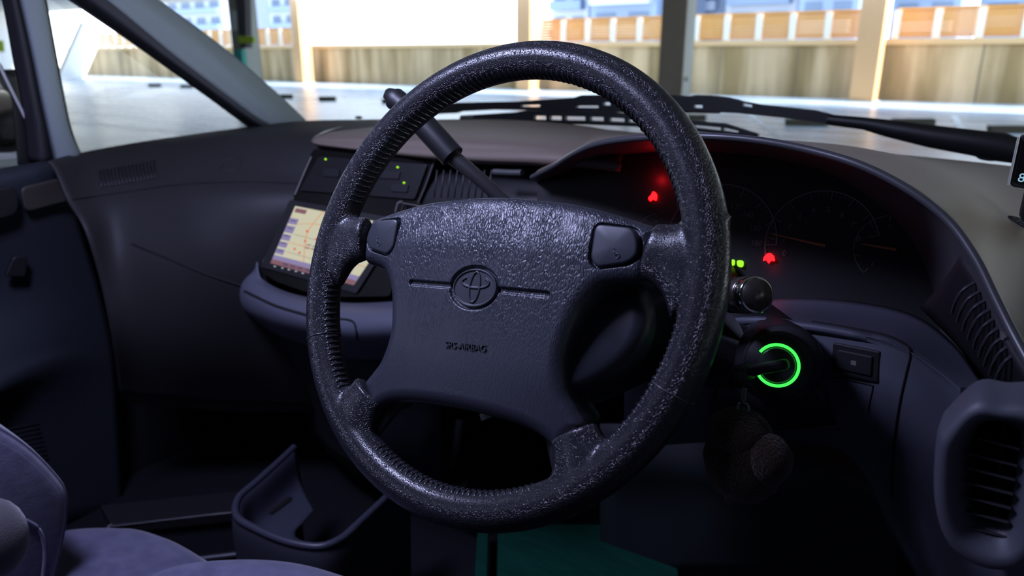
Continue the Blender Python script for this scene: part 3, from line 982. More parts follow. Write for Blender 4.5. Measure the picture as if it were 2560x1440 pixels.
# ignition
ig = thing('ignition_lock', 'ignition lock with a glowing green ring and black key inserted', 'ignition lock', IG)
bm = bmesh.new()
tube_bm(bm, [IG - IGN * .02, IG + IGN * .002, IG + IGN * .004], [.026, .0255, .0235], 40)
frombm('collar', bm, mat('shroud_plastic', (0, 0, 0, 1)), ig)
bm = bmesh.new()
torus_bm(bm, .0158, .0012, 60, 10, (0, 0, .0055), R(-140), R(150), 1.0)
for v in bm.verts: v.co = IM @ v.co
gg = frombm('light_ring', bm, mat('green_ring', (.05, .3, .05, 1), .4, emis=(.07, 1.0, .12, 1), estr=1.1), ig)
gg['label'] = 'glowing green ring'
bm = bmesh.new()
tube_bm(bm, [IM @ Vector((0, 0, .001)), IM @ Vector((0, 0, .0055)), IM @ Vector((0, 0, .0065))], [.0142, .0138, .0125], 36)
frombm('lock_face', bm, mat('lock_metal', (.10, .11, .10, 1), .25, metal=.6), ig)
KM = IM @ Matrix.Rotation(R(22), 4, 'Z')
bm = bmesh.new()
box_bm(bm, (-.020, -.0042, .006), (.010, .0042, .020), KM)
o = frombm('key_head', bm, blackp, ig, smooth=False)
bevel(o, .003, 3)
bm = bmesh.new()
tube_bm(bm, [KM @ Vector((-.018, 0, .012)), KM @ Vector((-.030, -.002, .016)), KM @ Vector((-.038, -.006, .018))], [(.005, .007), (.006, .009), (.004, .006)], 12)
frombm('key_bow', bm, blackp, ig)

# light stalk with chrome end on the right
ST = PY(1893, 737, .505)
sdr = (Vector((.66, -.62, .30))).normalized()
stk = thing('light_stalk', 'black light stalk with a chrome barrel end right of the wheel', 'stalk', ST)
P0 = ST - sdr * .075 + Vector((-.03, .02, -.010))
tube('stalk_arm', [P0 - Vector((.05, -.05, .01)), P0, ST - sdr * .036], [.008, .010, .0115], blackp, stk, 20)
rad = .0133
tube('stalk_barrel', [ST - sdr * .040, ST - sdr * .038, ST - sdr * .012, ST - sdr * .011], [.0118, .0135, .0138, .0128], mat('smoke_chrome', (.22, .19, .17, 1), .22, metal=.9), stk, 32)
tube('stalk_cap', [ST - sdr * .0112, ST - sdr * .010, ST - sdr * .001, ST], [.0125, rad, rad, rad * .93], chrome, stk, 36)
e1, e2 = frame(sdr)
bm = bmesh.new()
tube_bm(bm, [ST - sdr * .002, ST + sdr * .0004], rad * .86, 36)
frombm('cap_face', bm, mat('cap_dark', (.06, .05, .045, 1), .3, metal=.5), stk)

# column gear lever: thick knob behind the rim and a thin steel-grey shaft
gl = thing('gear_lever', 'column gear lever with thick black knob slanting up behind the rim', 'gear lever', PY(1262, 500, .62))
Kt, Km, Kb, Se = PY(992, 246, .60), PY(1040, 292, .602), PY(1132, 392, .606), PY(1262, 505, .62)
tube('lever_knob', cr([PY(980, 243, .60), PY(986, 246, .60), Km, PY(1090, 345, .604), Kb], 4), [.004] + [.010] * 3 + [.0125] * 3 + [.0135] * 4 + [.0135] * 5 + [.0135], blackp, gl, 24)
tube('lever_shaft', [Kb, PY(1200, 448, .612), Se, PY(1330, 570, .63)], [.0085, .0075, .007, .007], mat('lever_metal', (0.035, 0.034, 0.036, 1), .35), gl, 18)

# key pendant
ks = thing('key_pendant', 'brown plush animal pendant hanging on a steel clip under the ignition key', 'key pendant', PY(1858, 980, .50))
tube('cord', [IM @ Vector((-.036, -.006, .018)), PY(1862, 930, .50), PY(1860, 975, .50)], .0007, blackp, ks, 6)
o = box('strap_end', (-.0018, -.0008, -.005), (.0018, .0008, .005), silver, ks, .0003, Matrix.Translation(PY(1860, 985, .50)))
bm = bmesh.new()
CL = PY(1858, 1020, .50)
torus_bm(bm, .0042, .0009, 26, 8, (0, 0, 0), R(-230), R(90))
for v in bm.verts: v.co = CL + Vector((v.co.x, v.co.z, v.co.y))
tube_bm(bm, [CL + Vector((0, 0, .0042)), CL + Vector((-.0015, 0, .009)), PY(1860, 998, .50)], .0009, 8)
frombm('clip', bm, silver, ks)
YP = .50
pc = lambda x, y: PY(x, y, YP)
body = blob('plush_body', pc(1858, 1150), (.030, .024, .034), plush, ks, jit=.05)
blob('plush_head', pc(1850, 1085), (.024, .022, .020), plush, ks, jit=.05)
blob('muzzle', pc(1925, 1140) + Vector((0, -.006, 0)), (.018, .016, .020), plush, ks, jit=.05)
blob('ear', pc(1815, 1065), (.008, .005, .009), plush, ks, jit=.05)
blob('ear', pc(1895, 1070), (.008, .005, .009), plush, ks, jit=.05)
blob('plush_leg', pc(1835, 1215), (.010, .010, .016), plush, ks, jit=.05)
blob('plush_leg', pc(1885, 1210), (.010, .010, .016), plush, ks, jit=.05)
t_ = prism('cloth_tag', closed([pc(1815, 1226), pc(1822, 1232), pc(1832, 1252), pc(1828, 1257), pc(1820, 1245)], 3), Vector((0, .0006, 0)), whitem, ks)
t_['label'] = 'small white cloth tag'

# ------------------------------------------------------------------ centre console with navigation screen
NP = PY(760, 640, .74)
NN = Vector((.16, -.93, .33)).normalized()
NXv = Vector((1, .17, 0)).normalized()
NZ = NN.cross(NXv).normalized()
def nv_(x, y, l=0.0): return PP(x, y, NP + NN * l, NN)
cc_ = thing('center_console', 'glossy black centre console stack with navigation screen and heater controls', 'centre console', NP)
pts = [nv_(782, 372), nv_(900, 385), nv_(1085, 402), nv_(1052, 500), nv_(1000, 660), nv_(975, 742), nv_(860, 744), nv_(760, 730), nv_(690, 705), nv_(648, 680), nv_(655, 655), nv_(735, 485)]
o = prism('console_fascia', rounded(pts, .006, 3), -NN * .06, glossb, cc_, .003)
tube('fascia_trim', [nv_(779, 392, .001), nv_(762, 430, .001), nv_(738, 487, .001)], .0016, silver, cc_, 8)
tube('fascia_trim', [nv_(735, 492, .001), nv_(700, 570, .001), nv_(657, 655, .001)], .0008, silver, cc_, 8)
o = prism('unit_frame', rounded([nv_(728, 500, .0002), nv_(1012, 550, .0002), nv_(894, 735, .0002), nv_(655, 668, .0002)], .004), NN * .004, blackp, cc_, .001)
scr = thing('navigation_screen', 'lit navigation screen showing a cream road map with red pins', 'screen', NP)
nav = nv_
SC = [nv_(738, 515, .0046), nv_(985, 562, .0046), nv_(884, 713, .0046), nv_(676, 658, .0046)]
def sp(u, v, l=0.0):
    a = SC[0] * (1 - u) + SC[1] * u
    b = SC[3] * (1 - u) + SC[2] * u
    return a * (1 - v) + b * v + NN * l
def em(name, c, s=1.0):
    return mat('screen_' + name, (0, 0, 0, 1), .4, emis=c, estr=s)
cream, lilac, redp, roseb, greyr, orng, whites, dkb = (em('cream', rgb(212, 208, 180), .88), em('lilac', rgb(150, 140, 185), .8), em('red', rgb(225, 90, 75), .9), em('rose', rgb(150, 105, 115), .7),
    em('grey', rgb(130, 125, 125), .7), em('orange', rgb(225, 165, 120), .9), em('white', rgb(235, 235, 235), .9), em('blue', rgb(70, 75, 110), .8))
o = mesh('display', [sp(0, 0), sp(1, 0), sp(1, 1), sp(0, 1)], [(0, 1, 2, 3)], cream, scr, smooth=False)
def quad(name, us, m, l=.0003):
    for (u0, v0, u1, v1) in us:
        bm = bmesh.new()
        bm.faces.new([bm.verts.new(sp(*p, l)) for p in ((u0, v0), (u1, v0), (u1, v1), (u0, v1))])
        frombm(name, bm, m, scr, smooth=False)
def stroke(name, lines, wd, m, l=.0003):
    for L in lines:
        bm = bmesh.new()
        P = cr([(u, v, 0) for u, v in L], 5)
        for i in range(len(P) - 1):
            a, b = P[i], P[i + 1]
            t = np.array([-(b - a)[1], (b - a)[0], 0])
            t = t / (np.linalg.norm(t) + 1e-9) * wd
            bm.faces.new([bm.verts.new(sp(q[0], q[1], l)) for q in (a + t, b + t, b - t, a - t)])
        frombm(name, bm, m, scr, smooth=False)
quad('side_bar', [(.0, .20, .10, .30), (.0, .33, .10, .45), (.0, .48, .10, .58), (.0, .61, .10, .70), (.0, .73, .10, .82)], lilac)
quad('bottom_bar', [(0, .85, 1, .925)], lilac)
quad('status_bar', [(0, .925, 1, 1)], roseb)
quad('map_button', [(.02, .03, .14, .10), (.62, .87, .80, .915)], roseb, .0006)
stroke('rail_line', [[(.62, 0), (.52, .35), (.48, .85)], [(.60, 0), (.50, .35), (.46, .85)]], .003, greyr, .0005)
stroke('map_road', [[(.10, .28), (.3, .22), (.55, .27), (1, .42)], [(.3, .0), (.25, .4), (.36, .85)], [(.1, .6), (.5, .62), (1, .7)]], .006, orng, .0004)
stroke('map_street', [[(.70, .0), (.74, .4), (.8, .85)], [(.12, .45), (.5, .48), (1, .56)], [(.12, .75), (.6, .78)], [(.85, .1), (.9, .85)]], .003, greyr, .0004)
for u, v in ((.24, .36), (.37, .45), (.27, .52), (.62, .45), (.20, .68), (.27, .72), (.45, .63)):
    bm = bmesh.new()
    c = sp(u, v, .0008)
    vs = [bm.verts.new(c + NXv * .0022 * math.cos(k * math.pi / 6) + NZ * .0022 * math.sin(k * math.pi / 6)) for k in range(12)]
    bm.faces.new(vs)
    frombm('map_pin', bm, redp, scr, smooth=False)
quad('map_text', [(.30 + .07 * (i % 4), .56 + .05 * (i // 4), .35 + .07 * (i % 4), .575 + .05 * (i // 4)) for i in range(8)] + [(.02, .235 + .13 * k, .08, .25 + .13 * k) for k in range(5)] + [(.15 + .09 * k, .945, .21 + .09 * k, .97) for k in range(4)], dkb, .0007)
for x, y in ((687, 666), (706, 670), (722, 674), (740, 678), (757, 683), (800, 696), (835, 706)):
    c = nv_(x, y, .0048)
    bm = bmesh.new()
    vs = [bm.verts.new(c + NXv * .0028 * math.cos(k * math.pi / 4) + NZ * .0010 * math.sin(k * math.pi / 4)) for k in range(8)]
    bm.faces.new(vs)
    frombm('button_mark', bm, em('mark', rgb(190, 200, 215), .8), cc_, smooth=False)
# heater controls above the screen
o = prism('control_panel', rounded([nv_(800, 392, .0003), nv_(1072, 412, .0003), nv_(1040, 500, .0003), nv_(752, 478, .0003)], .005), NN * .004, mat('control_black', (.008, .008, .010, 1), .4, spec=.3), cc_, .001)
for x, y, w_ in ((830, 432, 46), (890, 436, 46), (975, 437, 60), (1000, 470, 50)):
    prism('control_key', rounded([nv_(x - w_ * .4, y - 11, .0044), nv_(x + w_ * .45, y - 8, .0044), nv_(x + w_ * .38, y + 12, .0044), nv_(x - w_ * .46, y + 9, .0044)], .002), NN * .0022, mat('control_key', (.014, .014, .018, 1), .4, spec=.3), cc_, .0006)
led = mat('led_green', (.1, .2, 0, 1), .4, emis=(.42, 1, .01, 1), estr=1.0)
for x, y in ((814, 398), (956, 417), (994, 418), (1010, 457)):
    c = nv_(x, y, .0055)
    blob('indicator_light', c, (.0022, .0015, .0016), led, cc_, sub=2)['label'] = 'tiny yellow-green light'
tube('fascia_edge', [nv_(1086, 402, .001), nv_(1062, 470, .001), nv_(1040, 520, .001)], .0016, mat('edge_grey', (.08, .08, .085, 1), .3), cc_, 8)

# drawer shelf under the screen
cs = thing('console_shelf', 'slate blue rounded shelf with a pull-out drawer under the navigation screen', 'shelf', PY(760, 780, .68))
patch('shelf_body', [
    [nv_(640, 640, .000), nv_(650, 690, .0), nv_(700, 722, .002), nv_(770, 742, .003), nv_(870, 756, .003), nv_(990, 752, .002), nv_(1100, 740, 0)],
    [PY(618, 660, .735), PY(622, 700, .70), PY(690, 738, .68), PY(770, 760, .675), PY(870, 775, .68), PY(1000, 775, .69), PY(1120, 770, .70)],
    [PY(602, 700, .73), PY(606, 735, .685), PY(680, 772, .66), PY(765, 795, .655), PY(870, 812, .66), PY(1000, 815, .67), PY(1120, 815, .69)],
    [PY(600, 740, .735), PY(612, 775, .69), PY(680, 806, .665), PY(765, 830, .66), PY(870, 850, .665), PY(1000, 855, .68), PY(1120, 860, .70)],
    [PY(612, 770, .77), PY(640, 800, .73), PY(690, 835, .70), PY(765, 865, .70), PY(870, 900, .71), PY(1000, 900, .72), PY(1120, 900, .73)],
], dashlow, cs, n=7, th=.004)
surf_line('drawer_gap', [(612, 728), (640, 742), (690, 765), (760, 786), (800, 795)], .0022, gapm, cs, .0005)
surf_line('drawer_gap', [(846, 797), (872, 800), (886, 808), (891, 826), (891, 850)], .0016, gapm, cs, .0005)
patch('console_side', [
    [PY(640, 800, .745), PY(760, 850, .73), PY(900, 880, .74), PY(1100, 880, .76)],
    [PY(680, 860, .79), PY(780, 930, .76), PY(900, 980, .76), PY(1100, 1000, .78)],
    [PY(740, 960, .84), PY(820, 1030, .80), PY(920, 1080, .78), PY(1100, 1100, .80)],
    [PY(760, 1060, .90), PY(840, 1150, .86), PY(940, 1200, .84), PY(1100, 1200, .86)],
], mat('console_dark', (.020, .022, .028, 1), .6), cs, n=4)

# black card holder with bright edge right of the screen
ch = thing('card_holder', 'small black holder with bright metal edges behind the wheel hub', 'holder', PY(1030, 530, .70))
box('holder_case', (0, 0, 0), (.075, .02, .05), glossb, ch, .002, basis(PY(1006, 508, .70) - Vector((0, 0, .05)), (1, .1, -.12), (-.1, 1, 0), (.12, 0, 1)))
tube('holder_edge', [PY(990, 530, .70), PY(996, 508, .70), PY(1004, 504, .70)], .0022, silver, ch, 8)
tube('holder_edge', [PY(1003, 530, .699), PY(1008, 508, .699), PY(1100, 524, .699)], .0008, silver, ch, 8)

# dash-mounted recorder at the right edge
DV = PY(2530, 420, .80)
dv = thing('dash_monitor', 'small black dash monitor with silver edge at the right end of the dash top', 'monitor', DV)
pts = [PY(2549, 337, .80), PY(2680, 352, .80), PY(2664, 490, .80), PY(2524, 466, .80)]
prism('monitor_case', rounded(pts, .004), Vector((0, .014, 0)), blackp, dv, .0015)
tube('case_edge', [PY(2547, 342, .799), PY(2521, 462, .799)], .0011, mat('edge_silver', (.5, .5, .48, 1), .35, metal=.4), dv, 8)
mesh('monitor_screen', [PY(2556, 352, .7985), PY(2670, 364, .7985), PY(2656, 474, .7985), PY(2534, 456, .7985)], [(0, 1, 2, 3)], glossb, dv, smooth=False)
c = PY(2563, 447, .798)
text('monitor_digits', '88', .011, em('digit', rgb(150, 200, 225), .9), dv, basis(c, (1, 0, -.1), (.1, 0, 1), (0, -1, 0)), .0001, local=False)
tube('monitor_foot', [PY(2600, 480, .81), PY(2600, 530, .83)], [.012, .016], blackp, dv, 16)

# ================================================================== CAR BODY (shell, pillars, glass)
car = thing('minivan', 'minivan seen from inside with grey pillar trim, windscreen and left front door', 'car', (-0.7, -0.6, 0.0))
box('roof_panel', (-1.50, -2.55, 1.66), (-1.00, .50, 1.69), headl, car)
box('roof_panel', (-0.40, -2.55, 1.66), (.14, .50, 1.69), headl, car)
box('roof_panel', (-1.00, -2.55, 1.66), (-.40, -.06, 1.69), headl, car)  # gap between the panels opened for the added overhead lamp
box('roof_panel', (-1.00, .40, 1.66), (-.40, .50, 1.69), headl, car)
box('floor_pan', (-1.52, -2.55, .34), (.16, 1.35, .38), carpet, car)
box('side_panel', (-1.56, -2.55, .30), (-1.50, .42, 1.04), headl, car)
box('side_panel', (.15, -2.55, .30), (.21, .60, 1.06), headl, car)
box('rear_panel', (-1.52, -2.60, .30), (.16, -2.55, 1.10), headl, car)
for y in (-.55, -1.55, -2.5):
    for x in (-1.54, .155):
        box('roof_pillar', (x, y - .06, 1.03), (x + .04, y + .06, 1.67), headl, car)
box('bulkhead', (-1.52, 1.30, .36), (.16, 1.34, 1.02), carpet, car)
box('side_panel', (.15, .55, .30), (.21, 1.34, 1.10), carpet, car)
box('side_panel', (-1.56, .40, .30), (-1.50, 1.34, .98), carpet, car)

# left A pillar: grey trim band and the dark seal beneath it
AX = -1.46
oe = [(330, -55), (410, 8), (490, 66), (580, 135), (660, 203), (715, 252), (768, 303)]
me_ = [(205, -50), (300, 25), (437, 138), (535, 213), (610, 270), (650, 298), (690, 318)]
ie = [(105, -50), (215, 25), (335, 107), (437, 180), (530, 247), (585, 288), (628, 320)]
patch('pillar_trim', [[PX(x, y, AX - .06) for x, y in oe], [PX((a[0] * .6 + b[0] * .4), (a[1] * .6 + b[1] * .4), AX + .012) for a, b in zip(oe, me_)], [PX(x, y, AX + .02) for x, y in me_]],
      pillarm, car, n=6, th=.004, keep=False)['label'] = 'light grey A pillar trim'
patch('pillar_seal', [[PX(x, y, AX + .02) for x, y in me_], [PX((a[0] + b[0]) / 2, (a[1] + b[1]) / 2, AX + .02) for a, b in zip(me_, ie)], [PX(x, y, AX - .02) for x, y in ie]],
      mat('seal_grey', (0.035, 0.036, 0.046, 1), .7), car, n=6, th=.004, keep=False)
tube('window_seal', cr([PX(x, y, AX - .02) for x, y in ie], 5), .0035, sealm, car, 8)
# the upright that divides the quarter window from the door glass
lo = [(30, -60), (50, 20), (75, 130), (98, 240), (118, 330), (136, 408)]
ro_ = [(100, -60), (118, 30), (138, 140), (158, 245), (176, 325), (204, 392)]
patch('quarter_pillar', [[PX(x, y, AX - .02) for x, y in ro_], [PX(x * .9 + a * .1, y * .9 + b * .1, AX + .012) for (x, y), (a, b) in zip(ro_, lo)], [PX(x * .2 + a * .8, y * .2 + b * .8, AX + .015) for (x, y), (a, b) in zip(ro_, lo)], [PX(x, y, AX - .01) for x, y in lo]],
      pillarm, car, n=6, th=.004, keep=False)['label'] = 'light grey window pillar trim'
tube('window_seal', cr([PX(x, y, AX - .022) for x, y in ro_] + [PX(x, y, AX - .022) for x, y in ((225, 384), (330, 366), (470, 342), (628, 319))], 5), .0032, sealm, car, 8)
gl_t = glass('window_glass', (.93, .95, .94, 1), .035)
wl = [(lo[0]), (330, -60), (628, 318), (204, 392), (136, 408)]
mesh('quarter_window_pane', [PX(110, -60, AX - .045), PX(330, -60, AX - .045), PX(690, 318, AX - .045), PX(660, 330, AX - .045), PX(200, 400, AX - .045), PX(150, 400, AX - .045)], [(0, 1, 2, 3, 4, 5)], gl_t, car, smooth=False)
dimming = glass('dimming_glass', (.16, .17, .18, 1), .04)  # unseen panes, dark tint added to hold cabin light down
for y0, y1 in ((-2.45, -1.60), (-1.50, -.60)):
    for x in (-1.52, .18):
        box('rear_side_pane', (x, y0, 1.03), (x + .004, y1, 1.67), dimming, car)
box('driver_window_pane', (.18, -.50, 1.05), (.184, .60, 1.67), glass('tinted_glass', (.35, .38, .37, 1), .04), car)  # unseen pane, tinted to cut light from the right
box('rear_pane', (-1.48, -2.58, 1.10), (.12, -2.576, 1.66), dimming, car)
# windscreen
ws = [Vector((-1.46, 1.10, 1.085)), Vector((-.72, 1.36, 1.09)), Vector((.14, 1.30, 1.085)), Vector((.10, .50, 1.67)), Vector((-.70, .56, 1.68)), Vector((-1.38, .50, 1.67))]
patch('windshield_pane', [[ws[0], ws[1], ws[2]], [ws[5], ws[4], ws[3]]], gl_t, car, n=10, th=0, keep=False)
# cowl under the windscreen, black plastic
patch('cowl_cover', [[Vector((-1.50, 1.12, 1.05)), Vector((-.72, 1.33, 1.06)), Vector((.18, 1.27, 1.05))], [Vector((-1.5, 1.32, 1.0)), Vector((-.72, 1.52, 1.01)), Vector((.18, 1.45, 1.0))]], blackp, car, n=10, th=.01, keep=False)
blob('washer_nozzle', PY(897, 294, 1.42), (.013, .008, .0042), blackp, car)
torus = bmesh.new()
torus_bm(torus, .018, .0016, 30, 8, (0, 0, 0))
for v in torus.verts: v.co = PY(1168, 292, 1.40) + Vector((v.co.x, v.co.y * .8, v.co.z))
frombm('nozzle_ring', torus, mat('ring_grey', (.2, .2, .18, 1), .5), car)

# ------------------------------------------------------------------ left front door
door = subthing('door', car, 'dark passenger door with a moulded panel')
patch('door_panel', [
    [PX(-330, 470, -1.44), PX(-120, 440, -1.44), PX(-20, 424, -1.44), PX(50, 412, -1.44), PX(100, 404, -1.44), PX(140, 402, -1.445)],
    [PX(-330, 520, -1.40), PX(-120, 480, -1.40), PX(-20, 455, -1.40), PX(50, 440, -1.40), PX(105, 430, -1.405), PX(152, 428, -1.42)],
    [PX(-330, 640, -1.41), PX(-120, 600, -1.41), PX(-20, 570, -1.41), PX(60, 550, -1.41), PX(125, 530, -1.415), PX(185, 520, -1.43)],
    [PX(-330, 800, -1.42), PX(-120, 780, -1.42), PX(-20, 760, -1.42), PX(80, 740, -1.42), PX(170, 720, -1.425), PX(242, 700, -1.435)],
    [PX(-330, 960, -1.37), PX(-120, 930, -1.37), PX(-20, 905, -1.37), PX(90, 870, -1.39), PX(190, 850, -1.415), PX(280, 850, -1.435)],
    [PX(-330, 1050, -1.33), PX(-120, 1020, -1.33), PX(-20, 985, -1.34), PX(90, 930, -1.37), PX(200, 900, -1.41), PX(290, 920, -1.435)],
    [PX(-330, 1120, -1.38), PX(-120, 1090, -1.38), PX(-20, 1060, -1.39), PX(100, 1030, -1.40), PX(210, 1010, -1.42), PX(295, 1010, -1.435)],
    [PX(-330, 1400, -1.42), PX(-120, 1380, -1.42), PX(-20, 1360, -1.42), PX(110, 1340, -1.42), PX(220, 1320, -1.425), PX(310, 1300, -1.435)],
], doorm, door, n=5, th=.006)
prism('handle_bezel', rounded([PX(46, 468, -1.398), PX(150, 444, -1.408), PX(172, 500, -1.412), PX(60, 530, -1.398)], .012), Vector((.008, 0, 0)), mat('bezel_brown', (.050, .042, .038, 1), .5), door, .003)
prism('door_handle', rounded([PX(-60, 480, -1.390), PX(30, 462, -1.392), PX(44, 500, -1.392), PX(36, 535, -1.392), PX(-60, 560, -1.390)], .015), Vector((.010, 0, 0)), blackp, door, .003)
prism('window_switch', rounded([PX(30, 640, -1.405), PX(66, 640, -1.405), PX(60, 690, -1.405), PX(8, 690, -1.405)], .006), Vector((.008, 0, 0)), blackp, door, .002)
bm = bmesh.new()
for i in range(9):
    y = 1058 + i * 11
    h1, h2 = hit(-20 + i * 3, y + 22, .001), hit(96 + i * 3, y, .001)
    if h1 and h2: tube_bm(bm, [h1[0], h2[0]], .0012, 6)
frombm('speaker_grille', bm, sealm, door)
fr = [(-12, -60), (8, 20), (30, 140), (48, 235), (62, 320), (70, 400)]
bk = [(52, -60), (72, 20), (98, 130), (118, 240), (138, 330), (150, 412)]
patch('window_frame', [[PX(x, y, AX - .03) for x, y in bk], [PX((a[0] + b[0]) / 2, (a[1] + b[1]) / 2, AX + .01) for a, b in zip(bk, fr)], [PX(x, y, AX - .03) for x, y in fr]], sealm, door, n=6, th=.004, keep=False)
mesh('door_window_pane', [PX(-300, -80, AX - .04), PX(40, -80, AX - .04), PX(120, 410, AX - .04), PX(-300, 500, AX - .04)], [(0, 1, 2, 3)], gl_t, door, smooth=False)
prism('corner_cover', [PX(-40, 100, AX - .033), PX(6, 165, AX - .033), PX(78, 322, AX - .033), PX(120, 410, AX - .033), PX(46, 412, AX - .033), PX(40, 330, AX - .033), PX(30, 230, AX - .033)], Vector((-.004, 0, 0)), blackp, door)
tube('glass_edge', [PX(-4, 160, AX - .028), PX(77, 322, AX - .028)], .0026, whitem, door, 8)
# outside mirror
mr_ = subthing('side_mirror', car, 'black door mirror with a white lower shell')
q = [PX(-130, 200, -1.66), PX(0, 172, -1.66), PX(36, 190, -1.66), PX(48, 300, -1.66), PX(46, 380, -1.66), PX(-130, 395, -1.66)]
prism('mirror_housing', rounded(q, .02), Vector((-.05, .05, 0)), blackp, mr_, .008)
q = [PX(-120, 230, -1.655), PX(20, 225, -1.655), PX(40, 290, -1.655), PX(40, 365, -1.655), PX(-120, 372, -1.655)]
prism('mirror_glass', rounded(q, .012), Vector((.002, 0, 0)), mat('mirror_glass', (.35, .33, .30, 1), .06, metal=1), mr_)
q = [PX(-130, 386, -1.65), PX(30, 383, -1.65), PX(47, 390, -1.65), PX(40, 399, -1.65), PX(-130, 408, -1.65)]
prism('mirror_shell', rounded(q, .004), Vector((-.04, .03, 0)), bodyw, mr_, .003)

# ------------------------------------------------------------------ seats
ps = thing('passenger_seat', 'slate-violet velour passenger seat at the left edge', 'seat', (-1.02, .1, .4))
def loft(name, secs, m, parent, n1=6, n2=6):
    """closed sections (lists of points) lofted"""
    A = [closed(s, n1) for s in secs]
    k = len(A[0])
    G = [cr([a[j] for a in A], n2) for j in range(k)]
    nr = len(G[0])
    V = [tuple(G[j][i]) for j in range(k) for i in range(nr)]
    Fc = [(j * nr + i, j * nr + i + 1, ((j + 1) % k) * nr + i + 1, ((j + 1) % k) * nr + i) for j in range(k) for i in range(nr - 1)]
    Fc.append(tuple(j * nr for j in range(k)))
    Fc.append(tuple(j * nr + nr - 1 for j in range(k))[::-1])
    bm = bmesh.new()
    me = bpy.data.meshes.new('t')
    me.from_pydata(V, [], Fc)
    bm.from_mesh(me)
    return frombm(name, bm, m, parent)
# seat back side bolster seen from the driver's side, its front edge bulging forward
SX = -.90
prof_ = [(-160, 1010), (-60, 1035), (10, 1068), (80, 1118), (140, 1180), (168, 1225), (170, 1290), (160, 1350), (140, 1440), (110, 1540), (-160, 1560)]
secs = []
for dx, sc in ((.012, .80), (.004, .93), (-.02, 1.0), (-.20, 1.0), (-.30, .98)):
    c = PX(0, 1290, SX + 0)
    sec = []
    for x, y in prof_:
        p = PX(x, y, SX)
        p = c + (p - c) * sc
        p.x = SX + dx
        sec.append(p)
    secs.append(sec)
loft('backrest', secs, fabric, ps)
cush = []
for Y0, x0, x1, z in ((.02, -1.20, -.72, .60), (.20, -1.20, -.70, .615), (.30, -1.19, -.71, .605), (.36, -1.17, -.74, .58), (.385, -1.14, -.78, .53)):
    pass
CZ0 = .60
rim_ = [(60, 1470), (140, 1400), (185, 1368), (260, 1357), (350, 1357), (420, 1375), (480, 1405), (530, 1440), (620, 1520)]
tops = [PZ(x, y, CZ0) for x, y in rim_]
patch('cushion', [[p + Vector((.02, .02, -.16)) for p in tops], [p + Vector((.012, .012, -.05)) for p in tops], tops, [p + Vector((-.02, -.05, .02)) for p in tops], [p + Vector((-.03, -.30, .03)) for p in tops]], fabric, ps, n=6, th=.01, off=1, keep=False)
AE = CAM + ray(-16, 1345) * .78
blob('armrest_end', AE, (.030, .032, .045), greyfab, ps)['label'] = 'grey velour rounded end of the armrest'
tube('armrest', [AE, AE + Vector((-.02, -.2, .01))], [.029, .031], greyfab, ps, 24)
tube('piping', cr([PX(x, y, -.885) for x, y in ((62, 1300), (92, 1318), (108, 1350), (112, 1390), (108, 1440), (100, 1500))], 5), .0022, fabric, ps, 8)

ds = thing('driver_seat', 'violet velour driver seat cushion front edge at the bottom of the view', 'seat', (-.34, -.05, .4))
rim_ = [(380, 1470), (450, 1440), (520, 1428), (610, 1423), (700, 1428), (780, 1443), (880, 1475)]
tops = [PZ(x, y, .72) for x, y in rim_]
patch('cushion', [[p + Vector((.0, .03, -.16)) for p in tops], [p + Vector((0, .02, -.05)) for p in tops], tops, [p + Vector((.02, -.05, .012)) for p in tops], [p + Vector((.05, -.16, .0)) for p in tops]], fabric, ds, n=6, th=.01, off=1, keep=False)

# ------------------------------------------------------------------ floor level things
tr = thing('center_tray', 'slate plastic open tray between the seats with a raised rim', 'tray', PZ(760, 1350, .50))
TZ = .60
TR = [(735, 1118), (690, 1160), (640, 1205), (600, 1240), (588, 1272), (598, 1298), (640, 1322), (700, 1348), (760, 1363), (812, 1364), (862, 1340), (905, 1300), (950, 1258), (1010, 1200)]
rimp = [PZ(x, y, TZ) for x, y in TR]
rimc = cr(rimp, 6)
tube('tray_rim', rimc, .0055, trayp, tr, 12)
cen = PZ(800, 1230, TZ)
def shrink(P, f, dz): return [Vector(p) + (cen - Vector(p)) * f + Vector((0, 0, dz)) for p in P]
patch('tray_wall', [rimp, shrink(rimp, .06, -.012), shrink(rimp, .12, -.05), shrink(rimp, .30, -.066), shrink(rimp, .65, -.068)], trayp, tr, n=5, th=.003)
patch('tray_body', [shrink(rimp, -.02, -.002), shrink(rimp, -.06, -.03), shrink(rimp, -.05, -.10), shrink(rimp, -.02, -.22)], mat('tray_outer', (0.030, 0.031, 0.044, 1), .6), tr, n=5, th=.003, keep=False)
tube('tray_slot', [hit(x, y, -.003)[0] for x, y in ((664, 1289), (676, 1281), (700, 1266), (722, 1251), (732, 1245))], [.005, .0085, .0085, .0085, .005], gapm, tr, 12)

fb = thing('floor_box', 'low black storage box on the floor before the passenger seat', 'box', PZ(420, 1320, .42))
def fbp(x, y, z): return PZ(x, y, z)
a, b, c, d = fbp(250, 1262, .50), fbp(600, 1226, .50), fbp(600, 1278, .50), fbp(278, 1314, .50)
prism('box_lid', [a, b, c, d], Vector((0, 0, -.02)), blackp, fb, .003)
a, b = fbp(278, 1316, .495), fbp(610, 1276, .495)
prism('box_front', [a, b, b + Vector((0, 0, -.10)), a + Vector((0, 0, -.10))], Vector((-.01, .02, 0)), mat('box_grey', (.016, .018, .024, 1), .5), fb, .002)
tube('box_edge', [fbp(268, 1318, .498), fbp(600, 1278, .498)], .002, mat('box_edge', (.035, .037, .045, 1), .4), fb, 8)
tube('box_latch', [fbp(262, 1350, .49), fbp(272, 1316, .50), fbp(280, 1312, .50)], .0025, mat('latch_grey', (.12, .12, .13, 1), .35), fb, 8)
